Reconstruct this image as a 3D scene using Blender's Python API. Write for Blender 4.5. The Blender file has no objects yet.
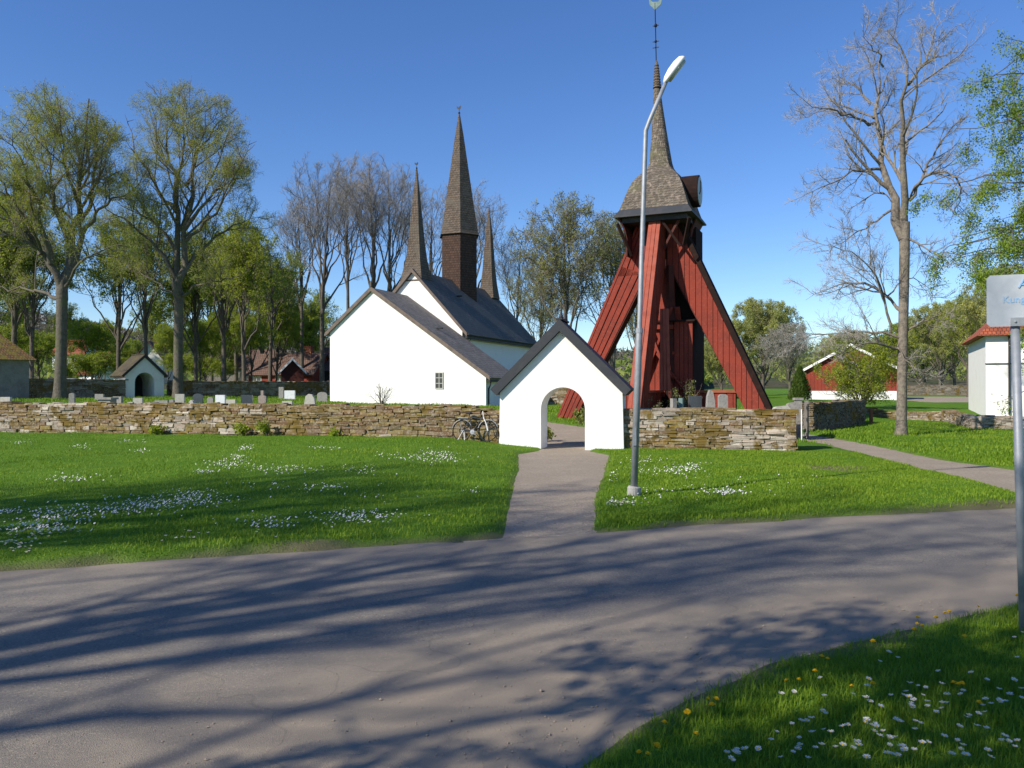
import bpy, math, random
import numpy as np
from mathutils import Vector, Matrix

# ------------------------------------------------------------------ camera, light, exposure
SC = bpy.context.scene
COL = SC.collection
R = math.radians
F = 796.4            # focal length in pixels
HZ = 388.0           # pixel row of the horizon
EYE = 1.65

cam_d = bpy.data.cameras.new("camera")
cam = bpy.data.objects.new("camera", cam_d)
COL.objects.link(cam)
cam_d.sensor_width = 36.0
cam_d.lens = 28.0
cam_d.clip_start = 0.05
cam_d.clip_end = 6000
cam.location = (0, 0, EYE)
cam.rotation_euler = (R(90) + math.atan((HZ - 384) / F), 0, 0)
SC.camera = cam

SUN_EL = 35.0
SUN_AZ = (-0.82, -0.57)          # horizontal direction towards the sun
world = bpy.data.worlds.new("World")
SC.world = world
world.use_nodes = True
wn = world.node_tree
bg = wn.nodes["Background"]
sky = wn.nodes.new("ShaderNodeTexSky")
sky.sky_type = 'NISHITA'
sky.sun_disc = False
sky.sun_elevation = R(SUN_EL)
sky.sun_rotation = math.atan2(SUN_AZ[0], SUN_AZ[1])
sky.altitude = 200
sky.air_density = 1.0
sky.dust_density = 0.0
sky.ozone_density = 5.0
hsv = wn.nodes.new('ShaderNodeHueSaturation')
hsv.inputs['Saturation'].default_value = 1.15
hsv.inputs['Hue'].default_value = 0.510
wn.links.new(sky.outputs[0], hsv.inputs['Color'])
wn.links.new(hsv.outputs[0], bg.inputs[0])
bg.inputs[1].default_value = 0.12

sun_d = bpy.data.lights.new("sun", 'SUN')
sun_d.energy = 4.7
sun_d.angle = R(0.55)
sun_d.color = (1.0, 0.92, 0.80)
sun = bpy.data.objects.new("sun", sun_d)
COL.objects.link(sun)
sv = Vector((SUN_AZ[0], SUN_AZ[1], 0)).normalized() * math.cos(R(SUN_EL))
sv.z = math.sin(R(SUN_EL))
sun.rotation_euler = sv.to_track_quat('Z', 'Y').to_euler()
sun.location = (-20, -20, 30)

SC.view_settings.view_transform = 'Standard'
SC.view_settings.look = 'None'
SC.view_settings.gamma = 1.0
SC.view_settings.exposure = 0.42
SC.view_settings.use_curve_mapping = False

# ------------------------------------------------------------------ helpers
rng = np.random.default_rng(7)
random.seed(7)


def tag(o, label=None, cat=None, group=None, kind=None):
    if label: o["label"] = label
    if cat: o["category"] = cat
    if group: o["group"] = group
    if kind: o["kind"] = kind
    return o


def thing(name, label, cat, loc=(0, 0, 0), rotz=0.0, group=None):
    o = bpy.data.objects.new(name, None)
    o.empty_display_size = 0.2
    COL.objects.link(o)
    o.location = loc
    o.rotation_euler = (0, 0, rotz)
    return tag(o, label, cat, group)


def X(px, d):
    return (px - 512.0) / F * d


def Z(py, d):
    return EYE + (HZ - py) / F * d


# --- materials
def mat(name, col, rough=0.8, noise=None, bump=None, spec=0.3, metal=0.0, attr=None, trans=None):
    """noise = list of (scale, colour, lo, hi) mixed over the base; bump = (scale, strength, distance)"""
    m = bpy.data.materials.new(name)
    m.use_nodes = True
    nt = m.node_tree
    b = nt.nodes["Principled BSDF"]
    b.inputs["Roughness"].default_value = rough
    b.inputs["Specular IOR Level"].default_value = spec
    b.inputs["Metallic"].default_value = metal
    tc = nt.nodes.new("ShaderNodeTexCoord")
    rgb = nt.nodes.new("ShaderNodeRGB")
    rgb.outputs[0].default_value = (*col, 1)
    cur = rgb.outputs[0]
    if attr:
        a = nt.nodes.new("ShaderNodeAttribute")
        a.attribute_name = attr
        cur = a.outputs["Color"]
    for sc, c, lo, hi in (noise or []):
        n = nt.nodes.new("ShaderNodeTexNoise")
        n.inputs["Scale"].default_value = sc
        n.inputs["Detail"].default_value = 6
        n.inputs["Roughness"].default_value = 0.65
        nt.links.new(tc.outputs["Object"], n.inputs["Vector"])
        mr = nt.nodes.new("ShaderNodeMapRange")
        mr.inputs[1].default_value = lo
        mr.inputs[2].default_value = hi
        nt.links.new(n.outputs["Fac"], mr.inputs[0])
        mx = nt.nodes.new("ShaderNodeMix")
        mx.data_type = 'RGBA'
        mx.inputs["B"].default_value = (0, 0, 0, 1)
        mx.inputs[7].default_value = (*c, 1)
        nt.links.new(mr.outputs[0], mx.inputs[0])
        nt.links.new(cur, mx.inputs[6])
        cur = mx.outputs[2]
    nt.links.new(cur, b.inputs["Base Color"])
    if bump:
        n = nt.nodes.new("ShaderNodeTexNoise")
        n.inputs["Scale"].default_value = bump[0]
        n.inputs["Detail"].default_value = 8
        nt.links.new(tc.outputs["Object"], n.inputs["Vector"])
        bp = nt.nodes.new("ShaderNodeBump")
        bp.inputs["Strength"].default_value = bump[1]
        bp.inputs["Distance"].default_value = bump[2]
        nt.links.new(n.outputs["Fac"], bp.inputs["Height"])
        nt.links.new(bp.outputs[0], b.inputs["Normal"])
    if trans:
        tb = nt.nodes.new("ShaderNodeBsdfTranslucent")
        nt.links.new(cur, tb.inputs[0])
        ms = nt.nodes.new("ShaderNodeMixShader")
        ms.inputs[0].default_value = trans
        out = nt.nodes["Material Output"]
        nt.links.new(b.outputs[0], ms.inputs[1])
        nt.links.new(tb.outputs[0], ms.inputs[2])
        nt.links.new(ms.outputs[0], out.inputs[0])
    return m


def brick_mat(name, c1, c2, mortar, bw, bh, mort=0.01, rough=0.85, extra=None, uv=True, bump=0.5, dist=0.02):
    """shingles, tiles: brick pattern laid on the UVs (metres)"""
    m = bpy.data.materials.new(name)
    m.use_nodes = True
    nt = m.node_tree
    b = nt.nodes["Principled BSDF"]
    b.inputs["Roughness"].default_value = rough
    b.inputs["Specular IOR Level"].default_value = 0.25
    tc = nt.nodes.new("ShaderNodeTexCoord")
    br = nt.nodes.new("ShaderNodeTexBrick")
    br.inputs["Color1"].default_value = (*c1, 1)
    br.inputs["Color2"].default_value = (*c2, 1)
    br.inputs["Mortar"].default_value = (*mortar, 1)
    br.inputs["Scale"].default_value = 1.0
    br.inputs["Mortar Size"].default_value = mort
    br.inputs["Mortar Smooth"].default_value = 0.3
    br.inputs["Brick Width"].default_value = bw
    br.inputs["Row Height"].default_value = bh
    nt.links.new(tc.outputs["UV"], br.inputs["Vector"])
    cur = br.outputs["Color"]
    for sc, c, lo, hi in (extra or []):
        n = nt.nodes.new("ShaderNodeTexNoise")
        n.inputs["Scale"].default_value = sc
        n.inputs["Detail"].default_value = 6
        nt.links.new(tc.outputs["Object"], n.inputs["Vector"])
        mr = nt.nodes.new("ShaderNodeMapRange")
        mr.inputs[1].default_value = lo
        mr.inputs[2].default_value = hi
        nt.links.new(n.outputs["Fac"], mr.inputs[0])
        mx = nt.nodes.new("ShaderNodeMix")
        mx.data_type = 'RGBA'
        mx.inputs[7].default_value = (*c, 1)
        nt.links.new(mr.outputs[0], mx.inputs[0])
        nt.links.new(cur, mx.inputs[6])
        cur = mx.outputs[2]
    nt.links.new(cur, b.inputs["Base Color"])
    bp = nt.nodes.new("ShaderNodeBump")
    bp.inputs["Strength"].default_value = bump
    bp.inputs["Distance"].default_value = dist
    bp.invert = True
    nt.links.new(br.outputs["Fac"], bp.inputs["Height"])
    nt.links.new(bp.outputs[0], b.inputs["Normal"])
    return m


M = {}
M['white'] = mat("limewash", (0.80, 0.79, 0.76), 0.9, [(1.3, (0.72, 0.70, 0.66), .5, .8), (9, (0.74, 0.72, 0.69), .55, .8)], (14, .35, .02))
M['white_cold'] = mat("plaster_white", (0.74, 0.74, 0.73), 0.9, [(2.0, (0.60, 0.59, 0.56), .5, .8)], (10, .4, .02))
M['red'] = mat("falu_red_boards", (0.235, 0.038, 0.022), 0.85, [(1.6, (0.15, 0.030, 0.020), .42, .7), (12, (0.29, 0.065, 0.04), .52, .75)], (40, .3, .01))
M['redpale'] = mat("sunlit_tone_red", (0.33, 0.085, 0.055), 0.85, [(3, (0.24, 0.05, 0.03), .45, .75)], (40, .3, .01))  # paler red: sunlight painted into the tower boards
M['darkwood'] = mat("black_and_shade_wood", (0.022, 0.013, 0.011), 0.9, [(4, (0.04, 0.02, 0.015), .5, .75)], spec=.1)  # near-black: painted shade in the tower, true black on the clock box
M['reddark'] = mat("shade_and_dark_red_boards", (0.085, 0.022, 0.016), 0.8, [(3, (0.05, 0.016, 0.013), .4, .7)], (40, .3, .01))  # darker red: painted shade on the tower, the shed's own colour
M['tar'] = mat("tarred_wood", (0.028, 0.027, 0.028), 0.62, [(4, (0.05, 0.048, 0.048), .45, .75)], (30, .3, .01))
M['slate'] = mat("dark_painted_wood", (0.035, 0.038, 0.045), 0.6, [(3, (0.06, 0.06, 0.062), .5, .8)], (25, .3, .01))
M['greywood'] = mat("weathered_wood", (0.20, 0.185, 0.165), 0.85, [(5, (0.12, 0.11, 0.10), .45, .7)], (40, .5, .01))
M['brownwood'] = mat("brown_barge_wood", (0.16, 0.125, 0.10), 0.8, [(4, (0.10, 0.08, 0.07), .45, .7)], (40, .4, .01))
M['shingle'] = brick_mat("oak_shingles", (0.175, 0.135, 0.10), (0.10, 0.078, 0.06), (0.022, 0.017, 0.014), 0.13, 0.17, 0.014,
                         extra=[(1.2, (0.12, 0.105, 0.085), .5, .8)])
M['shingle_dark'] = brick_mat("dark_oak_shingles", (0.10, 0.058, 0.04), (0.06, 0.036, 0.027), (0.016, 0.012, 0.010), 0.13, 0.17, 0.014)
M['shingle_pale'] = brick_mat("tower_shingles", (0.225, 0.185, 0.145), (0.11, 0.09, 0.07), (0.035, 0.03, 0.025), 0.085, 0.11, 0.010,
                              extra=[(1.4, (0.12, 0.115, 0.06), .52, .75), (9, (0.30, 0.25, 0.20), .5, .75), (6, (0.08, 0.065, 0.05), .52, .72)])
M['rooftar'] = brick_mat("tarred_roof_shingles", (0.15, 0.15, 0.135), (0.09, 0.09, 0.085), (0.02, 0.02, 0.02), 0.16, 0.22, 0.012, 0.6,
                         extra=[(0.8, (0.075, 0.08, 0.078), .45, .75)])
M['roofgrey'] = brick_mat("grey_roof_shingles", (0.27, 0.24, 0.21), (0.18, 0.16, 0.14), (0.05, 0.045, 0.04), 0.16, 0.22, 0.012, 0.8,
                          extra=[(1.0, (0.13, 0.12, 0.10), .5, .75)])
M['tile_moss'] = brick_mat("mossy_roof_tiles", (0.30, 0.16, 0.07), (0.18, 0.10, 0.05), (0.04, 0.03, 0.02), 0.16, 0.22, 0.02,
                           extra=[(2.5, (0.20, 0.17, 0.03), .42, .68), (7, (0.10, 0.08, 0.03), .5, .7)])
M['tile_red'] = brick_mat("red_roof_tiles", (0.42, 0.11, 0.05), (0.30, 0.08, 0.04), (0.08, 0.03, 0.02), 0.18, 0.24, 0.02,
                          extra=[(0.9, (0.22, 0.10, 0.06), .5, .75)])
M['tile_brown'] = brick_mat("brown_roof_tiles", (0.19, 0.115, 0.085), (0.12, 0.08, 0.06), (0.05, 0.03, 0.03), 0.25, 0.33, 0.03)
M['moss_roof'] = mat("mossy_dark_roof", (0.06, 0.048, 0.038), 0.95, [(3, (0.10, 0.085, 0.035), .45, .65)], (20, .7, .03))
M['glass'] = mat("window_glass", (0.03, 0.035, 0.04), 0.08, spec=0.6)
M['winframe'] = mat("window_frame_paint", (0.45, 0.44, 0.40), 0.6)
M['whitepaint'] = mat("white_paint", (0.78, 0.78, 0.76), 0.6)
M['galv'] = mat("galvanised_steel", (0.30, 0.32, 0.34), 0.55, [(8, (0.21, 0.23, 0.25), .4, .7), (1.5, (0.36, 0.37, 0.38), .5, .7)], metal=0.3, spec=0.5)
M['iron'] = mat("black_iron", (0.02, 0.022, 0.025), 0.5, metal=0.4)
M['concrete'] = mat("concrete", (0.34, 0.33, 0.31), 0.9, [(12, (0.24, 0.23, 0.21), .45, .7)], (40, .4, .01))
M['copper'] = mat("verdigris", (0.13, 0.20, 0.19), 0.7, [(5, (0.20, 0.27, 0.26), .45, .7)])
M['dial'] = mat("clock_dial_paint", (0.42, 0.50, 0.50), 0.6)
M['asphalt'] = None
M['granite'] = mat("grey_granite", (0.30, 0.285, 0.26), 0.85, [(14, (0.19, 0.18, 0.165), .45, .65), (3, (0.36, 0.34, 0.30), .5, .7)], (30, .4, .01))
M['pinkgranite'] = mat("pinkish_granite", (0.34, 0.27, 0.235), 0.85, [(14, (0.24, 0.20, 0.18), .45, .65)], (30, .4, .02))
M['palestone'] = mat("pale_limestone", (0.50, 0.47, 0.41), 0.85, [(7, (0.36, 0.34, 0.29), .45, .7)], (30, .4, .01))
M['whitestone'] = mat("white_marble", (0.66, 0.68, 0.69), 0.6, [(7, (0.5, 0.5, 0.5), .5, .75)])
M['darkstone'] = mat("dark_polished_granite", (0.055, 0.065, 0.075), 0.3, [(20, (0.09, 0.10, 0.11), .5, .7)], spec=0.5)
M['bark'] = mat("grey_bark", (0.13, 0.115, 0.092), 0.95, [(6, (0.075, 0.065, 0.05), .42, .65), (1.5, (0.12, 0.13, 0.06), .5, .7)], (16, .9, .04))
M['bark_pale'] = mat("pale_ash_bark", (0.22, 0.19, 0.155), 0.95, [(7, (0.11, 0.095, 0.08), .42, .65), (2, (0.22, 0.215, 0.14), .55, .75)], (18, .9, .03))
M['bark_dark'] = mat("dark_bark", (0.13, 0.11, 0.088), 0.95, [(6, (0.08, 0.068, 0.055), .42, .65)], (16, .9, .04))
M['twig'] = mat("grey_twigs", (0.22, 0.185, 0.16), 0.9, spec=0.1)
M['twig_far'] = mat("brown_twigs", (0.30, 0.28, 0.255), 0.9, spec=0.1)


def leafmat(name, a, b, tr=0.5, sc=0.8):
    return mat(name, a, 0.6, [(sc, b, .42, .62)], spec=0.2, trans=tr)


M['leaf_spring'] = leafmat("spring_leaves", (0.34, 0.38, 0.035), (0.20, 0.27, 0.03))
M['leaf_linden'] = leafmat("linden_leaves", (0.38, 0.40, 0.05), (0.24, 0.28, 0.04))
M['leaf_pale'] = leafmat("pale_spring_leaves", (0.44, 0.45, 0.13), (0.30, 0.34, 0.10), sc=.3)
M['leaf_olive'] = leafmat("olive_buds", (0.32, 0.33, 0.08), (0.22, 0.25, 0.07))
M['leaf_mid'] = leafmat("mid_green_leaves", (0.32, 0.36, 0.09), (0.19, 0.25, 0.06), sc=.3)
M['leaf_bright'] = leafmat("bright_leaves", (0.34, 0.40, 0.035), (0.20, 0.28, 0.03))
M['leaf_dark'] = leafmat("dark_needles", (0.02, 0.042, 0.014), (0.030, 0.058, 0.02), .15)
M['leaf_thuja'] = leafmat("thuja_scales", (0.085, 0.13, 0.02), (0.045, 0.08, 0.015), .2, 3)
M['leaf_larch'] = leafmat("larch_needles", (0.24, 0.34, 0.04), (0.12, 0.20, 0.035), .4, .9)
M['blossom'] = leafmat("pale_blossom", (0.45, 0.43, 0.36), (0.22, 0.22, 0.15), .4, .9)


# --- meshes
class MB:
    def __init__(s):
        s.v = []; s.f = []; s.uv = []

    def poly(s, pts, uvs=None):
        i = len(s.v)
        s.v += [tuple(p) for p in pts]
        s.f.append(tuple(range(i, i + len(pts))))
        s.uv.append(uvs if uvs else planar(pts))
        return s

    def box(s, x0, x1, y0, y1, z0, z1, mtx=None):
        c = [(x0, y0, z0), (x1, y0, z0), (x1, y1, z0), (x0, y1, z0), (x0, y0, z1), (x1, y0, z1), (x1, y1, z1), (x0, y1, z1)]
        if mtx is not None: c = [tuple(mtx @ Vector(p)) for p in c]
        for q in ((0, 3, 2, 1), (4, 5, 6, 7), (0, 1, 5, 4), (1, 2, 6, 5), (2, 3, 7, 6), (3, 0, 4, 7)):
            s.poly([c[k] for k in q])
        return s

    def prism(s, pts, a, b):
        """pts: bottom polygon 3D list shifted by vectors a and b (solid between)"""
        A = [tuple(Vector(p) + Vector(a)) for p in pts]
        B = [tuple(Vector(p) + Vector(b)) for p in pts]
        n = len(pts)
        s.poly(A[::-1]); s.poly(B)
        for i in range(n):
            j = (i + 1) % n
            s.poly([A[i], A[j], B[j], B[i]])
        return s

    def bar(s, p, q, w, h=None, up=(0, 0, 1)):
        p = Vector(p); q = Vector(q); h = h or w
        d = (q - p).normalized()
        sd = d.cross(Vector(up))
        if sd.length < 1e-4: sd = Vector((1, 0, 0))
        sd.normalize(); u = sd.cross(d).normalized()
        a = [p + sd * (w / 2 * i) + u * (h / 2 * j) for i, j in ((-1, -1), (1, -1), (1, 1), (-1, 1))]
        return s.prism(a, (0, 0, 0), q - p)

    def tube(s, pts, rad, n=8, cap=True):
        pts = [Vector(p) for p in pts]
        if not hasattr(rad, '__len__'): rad = [rad] * len(pts)
        rings = []
        prev = None
        for i, p in enumerate(pts):
            t = (pts[min(i + 1, len(pts) - 1)] - pts[max(i - 1, 0)]).normalized()
            if prev is None:
                e1 = t.cross(Vector((0, 0, 1)))
                if e1.length < .05: e1 = t.cross(Vector((1, 0, 0)))
            else:
                e1 = prev - t * prev.dot(t)
            e1.normalize(); prev = e1
            e2 = t.cross(e1)
            rings.append([p + (e1 * math.cos(2 * math.pi * k / n) + e2 * math.sin(2 * math.pi * k / n)) * rad[i] for k in range(n)])
        return s.loft(rings, cap)

    def loft(s, rings, cap=True):
        n = len(rings[0])
        base = len(s.v)
        for r in rings: s.v += [tuple(p) for p in r]
        vv = [0.0]
        for i in range(len(rings) - 1):
            vv.append(vv[-1] + (Vector(rings[i + 1][0]) - Vector(rings[i][0])).length)
        for i in range(len(rings) - 1):
            per0 = per1 = 0.0
            us0 = [0.0]; us1 = [0.0]
            for k in range(n):
                per0 += (Vector(rings[i][(k + 1) % n]) - Vector(rings[i][k])).length
                per1 += (Vector(rings[i + 1][(k + 1) % n]) - Vector(rings[i + 1][k])).length
                us0.append(per0); us1.append(per1)
            for k in range(n):
                k2 = (k + 1) % n
                s.f.append((base + i * n + k, base + i * n + k2, base + (i + 1) * n + k2, base + (i + 1) * n + k))
                s.uv.append([(us0[k] - us0[n] / 2 * 0, vv[i]), (us0[k + 1], vv[i]), (us1[k + 1], vv[i + 1]), (us1[k], vv[i + 1])])
        if cap:
            s.f.append(tuple(base + k for k in range(n))[::-1]); s.uv.append([(0, 0)] * n)
            b2 = base + (len(rings) - 1) * n
            s.f.append(tuple(b2 + k for k in range(n))); s.uv.append([(0, 0)] * n)
        return s

    def ball(s, c, r, n=10, m=6, sc=(1, 1, 1)):
        rings = []
        for i in range(m + 1):
            a = -math.pi / 2 + math.pi * i / m
            rr = max(math.cos(a), .02) * r
            rings.append([(c[0] + rr * math.cos(2 * math.pi * k / n) * sc[0], c[1] + rr * math.sin(2 * math.pi * k / n) * sc[1], c[2] + r * math.sin(a) * sc[2]) for k in range(n)])
        return s.loft(rings)

    def build(s, name, m, parent=None, smooth=False, bevel=0):
        me = bpy.data.meshes.new(name)
        me.from_pydata(s.v, [], s.f)
        uvl = me.uv_layers.new(name="UVMap")
        flat = [c for u in s.uv for q in u for c in q]
        uvl.data.foreach_set("uv", flat)
        for mm in (m if isinstance(m, (list, tuple)) else [m]): me.materials.append(mm)
        me.update()
        if smooth: me.polygons.foreach_set("use_smooth", [True] * len(me.polygons))
        o = bpy.data.objects.new(name, me)
        COL.objects.link(o)
        if parent: o.parent = parent
        if bevel:
            bv = o.modifiers.new("bevel", 'BEVEL'); bv.width = bevel; bv.segments = 2
        return o


def planar(pts):
    p = [Vector(q) for q in pts]
    n = Vector((0, 0, 0))
    for i in range(len(p)):
        n += (p[i] - p[0]).cross(p[(i + 1) % len(p)] - p[0])
    if n.length < 1e-9: return [(0, 0)] * len(p)
    n.normalize()
    if abs(n.z) > .98:
        return [(q.x, q.y) for q in p]
    h = Vector((0, 0, 1)).cross(n).normalized()
    u = n.cross(h)
    return [(q.dot(h), q.dot(u)) for q in p]


def np_mesh(name, V, faces_list, mats, parent=None, mi=None, smooth=False, colors=None):
    """faces_list: list of int arrays (n,k)"""
    me = bpy.data.meshes.new(name)
    V = np.ascontiguousarray(V, dtype=np.float32)
    me.vertices.add(len(V)); me.vertices.foreach_set("co", V.ravel())
    tot = sum(f.size for f in faces_list); nf = sum(len(f) for f in faces_list)
    me.loops.add(tot); me.polygons.add(nf)
    me.loops.foreach_set("vertex_index", np.concatenate([f.ravel() for f in faces_list]).astype(np.int32))
    tots = np.concatenate([np.full(len(f), f.shape[1]) for f in faces_list])
    me.polygons.foreach_set("loop_start", np.concatenate([[0], np.cumsum(tots)[:-1]]).astype(np.int32))
    me.polygons.foreach_set("loop_total", tots.astype(np.int32))
    if mi is not None:
        me.polygons.foreach_set("material_index", np.concatenate([np.full(len(f), k) for f, k in zip(faces_list, mi)]).astype(np.int32))
    me.polygons.foreach_set("use_smooth", np.full(nf, bool(smooth)))
    for m in mats: me.materials.append(m)
    if colors is not None:
        ca = me.color_attributes.new("tint", 'FLOAT_COLOR', 'POINT')
        ca.data.foreach_set("color", np.ascontiguousarray(np.c_[colors, np.ones(len(colors))], dtype=np.float32).ravel())
    me.update(calc_edges=True)
    o = bpy.data.objects.new(name, me)
    COL.objects.link(o)
    if parent: o.parent = parent
    return o


def copy_tree(o, parent=None):
    c = o.copy(); COL.objects.link(c); c.parent = parent
    for ch in list(o.children): copy_tree(ch, c)
    return c


# ------------------------------------------------------------------ terrain
def sstep(a, b, x):
    t = np.clip((x - a) / (b - a), 0, 1)
    return t * t * (3 - 2 * t)


def vnoise(x, y, s, seed=0):
    """cheap smooth value noise, vectorised"""
    x = np.asarray(x, float) / s + 1000.3 + seed * 17.1; y = np.asarray(y, float) / s + 777.7 + seed * 9.7
    xi = np.floor(x).astype(np.int64); yi = np.floor(y).astype(np.int64)
    fx = x - xi; fy = y - yi
    fx = fx * fx * (3 - 2 * fx); fy = fy * fy * (3 - 2 * fy)

    def h(a, b):
        n = (a * 374761393 + b * 668265263 + seed * 1442695) & 0xffffffff
        n = ((n ^ (n >> 13)) * 1274126177) & 0xffffffff
        return ((n ^ (n >> 16)) & 0xffff) / 65535.0
    return (h(xi, yi) * (1 - fx) + h(xi + 1, yi) * fx) * (1 - fy) + (h(xi, yi + 1) * (1 - fx) + h(xi + 1, yi + 1) * fx) * fy


def smooth_h(x, y):
    """ground without kerbs and edges"""
    x = np.asarray(x, float); y = np.asarray(y, float)
    wl = 22.9 - 0.23 * x
    left = 0.21 * sstep(9.5, 21, y) * sstep(1.0, -3, x) - 0.09 * sstep(13, 21, y)
    yard = (0.80 - .27 * sstep(-14, -8, x)) * sstep(wl + 1.5, wl + 17, y)
    bl = 7.6 + .40 * np.clip(y - 21.2, 0, 9.8) + .9 * np.clip(y - 31, 0, 30)
    inside = sstep(.2, -3.2, x - bl)
    right = 0.60 * sstep(32, 56, y)
    far = 0.12 * sstep(45, 90, y)
    z = left + yard * inside + right * (1 - inside) + far
    z = z + 30 * sstep(250, 1500, y) * 0.25
    return z


FAR_EDGE = np.array([(-80, -15.5), (-40, -5.2), (-15, 3.4), (-4.6, 7.15), (-2.6, 7.9), (-.13, 8.62), (1.0, 9.05), (2.27, 9.55), (4.3, 10.15), (6.5, 10.75), (12, 12.4), (30, 17.5), (80, 30)])
NEAR_EDGE = np.array([(-80, -40), (-1.2, -40), (-.9, -1), (-.45, 2.0), (.2, 3.45), (.4, 3.7), (.96, 4.28), (1.48, 4.74), (2.4, 5.3), (3.9, 6.1), (6.5, 7.1), (12, 8.9), (30, 13.8), (80, 26)])
PATH_L = np.array([(-.35, 8.0), (-.17, 8.7), (-.1, 11.7), (.05, 16), (.22, 20.5), (.75, 21.7), (1.0, 23.0), (1.25, 26), (.2, 29), (-3, 33), (-9, 36.5)])
PATH_R = np.array([(1.05, 8.5), (1.02, 9.2), (1.30, 11.7), (1.95, 16), (2.45, 20.5), (2.05, 21.7), (2.3, 23.0), (3.1, 26), (3.1, 30), (-.5, 36), (-8, 40)])
SIDE_A = np.array([(8.2, 28.5), (10.2, 30.0), (11.2, 29.2), (13.2, 24.5), (12.5, 19.8), (11.6, 17.3), (11.2, 16.4), (14, 14.9), (30, 13.9)])   # far edge
SIDE_B = np.array([(7.9, 27.0), (8.8, 26.6), (9.9, 23.0), (9.2, 18.4), (8.85, 15.5), (8.6, 13.7), (8.8, 12.9), (14, 13.4), (30, 13.2)])


def px_ground(px, py, z=0.0):
    d = (EYE - z) * F / (py - HZ)
    return (X(px, d), d)


# right-hand footpath edges straight from the measured rows of the picture
SIDE_A = np.array([(8.0, 29.5)] + [px_ground(a, b, .05) for a, b in ((808, 431), (840, 436), (880, 443), (930, 453), (1000, 465), (1060, 476), (1200, 492))])
SIDE_B = np.array([(7.2, 28.0)] + [px_ground(a, b, .05) for a, b in ((800, 436.5), (830, 441), (880, 453), (930, 467), (980, 480), (1040, 496), (1200, 520))])


def poly_sd(poly, x, y):
    """signed distance to polygon (positive inside)"""
    x = np.asarray(x, float).ravel(); y = np.asarray(y, float).ravel()
    n = len(poly); best = np.full(x.shape, 1e9); ins = np.zeros(x.shape, bool)
    for i in range(n):
        ax, ay = poly[i]; bx, by = poly[(i + 1) % n]
        dx, dy = bx - ax, by - ay
        L = dx * dx + dy * dy + 1e-12
        t = np.clip(((x - ax) * dx + (y - ay) * dy) / L, 0, 1)
        best = np.minimum(best, np.hypot(x - ax - t * dx, y - ay - t * dy))
        c = ((ay > y) != (by > y))
        xi = ax + (y - ay) * dx / (dy if abs(dy) > 1e-12 else 1e-12)
        ins ^= c & (x < xi)
    return np.where(ins, best, -best)


ROAD_P = np.vstack([FAR_EDGE, NEAR_EDGE[::-1]])
PATH_L[:4, 0] += .13; PATH_R[:4, 0] -= .13
PATH_P = np.vstack([PATH_L, PATH_R[::-1]])
SIDE_P = np.vstack([SIDE_A, SIDE_B[::-1]])
LOT_P = np.array([(33, 62), (60, 60), (75, 95), (40, 92)])


def paved_sd(x, y):
    shp = np.asarray(x, float).shape
    d = np.maximum(poly_sd(ROAD_P, x, y), poly_sd(PATH_P, x, y))
    d = np.maximum(d, poly_sd(SIDE_P, x, y))
    d = np.maximum(d, poly_sd(LOT_P, x, y))
    return d.reshape(shp)


def ground_h(x, y):
    x = np.asarray(x, float); y = np.asarray(y, float)
    d = paved_sd(x, y)
    kp = 1 - .75 * (poly_sd(PATH_P, x, y).reshape(np.shape(x)) > -.6)
    wob = ((vnoise(x, y, .35, 3) - .5) * .08 + (vnoise(x, y, 1.3, 4) - .5) * .10) * kp
    g = -d + wob
    edge = -0.05 + 0.11 * sstep(-.12, .22, g)
    rough = (vnoise(x, y, 1.1, 5) - .5) * .05 + (vnoise(x, y, 4.0, 6) - .5) * .10 * sstep(.3, 3, -d)
    return smooth_h(x, y) + edge + rough * sstep(0, .8, g)


def axis(segs):
    out = [segs[0][0]]
    for a, b, st in segs:
        n = max(1, int(round((b - a) / st)))
        out += list(np.linspace(a, b, n + 1)[1:])
    return np.array(out)


xs = axis([(-3000, -600, 200), (-600, -120, 24), (-120, -40, 4), (-40, -14, .8), (-14, 14, .16), (14, 22, .5), (22, 60, 1.5), (60, 160, 6), (160, 600, 30), (600, 3000, 200)])
ys = axis([(-80, -4, 4), (-4, 2, .5), (2, 25, .14), (25, 42, .4), (42, 110, 1.6), (110, 300, 9), (300, 1200, 60), (1200, 3500, 200)])
GX, GY = np.meshgrid(xs, ys)
GZ = ground_h(GX, GY)
nx, ny = len(xs), len(ys)
idx = np.arange(nx * ny).reshape(ny, nx)
gf = np.stack([idx[:-1, :-1], idx[:-1, 1:], idx[1:, 1:], idx[1:, :-1]], -1).reshape(-1, 4)


def ground_material():
    m = mat("lawn_soil", (0.085, 0.185, 0.012), 0.95,
            [(0.35, (0.115, 0.215, 0.016), .45, .65), (2.2, (0.065, 0.15, 0.011), .45, .7), (25, (0.11, 0.17, 0.02), .5, .75)], (60, .8, .03), spec=.1)
    nt = m.node_tree
    b = nt.nodes["Principled BSDF"]
    link = b.inputs["Base Color"].links[0]
    src = link.from_socket
    # bare soil follows a painted attribute: worn patches and road edges
    at = nt.nodes.new("ShaderNodeAttribute"); at.attribute_name = "tint"
    sep = nt.nodes.new("ShaderNodeSeparateColor")
    nt.links.new(at.outputs["Color"], sep.inputs[0])
    mx = nt.nodes.new("ShaderNodeMix"); mx.data_type = 'RGBA'
    mx.inputs[7].default_value = (0.17, 0.13, 0.085, 1)
    nt.links.new(sep.outputs[0], mx.inputs[0])
    nt.links.new(src, mx.inputs[6])
    nt.links.new(mx.outputs[2], b.inputs["Base Color"])
    return m


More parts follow.
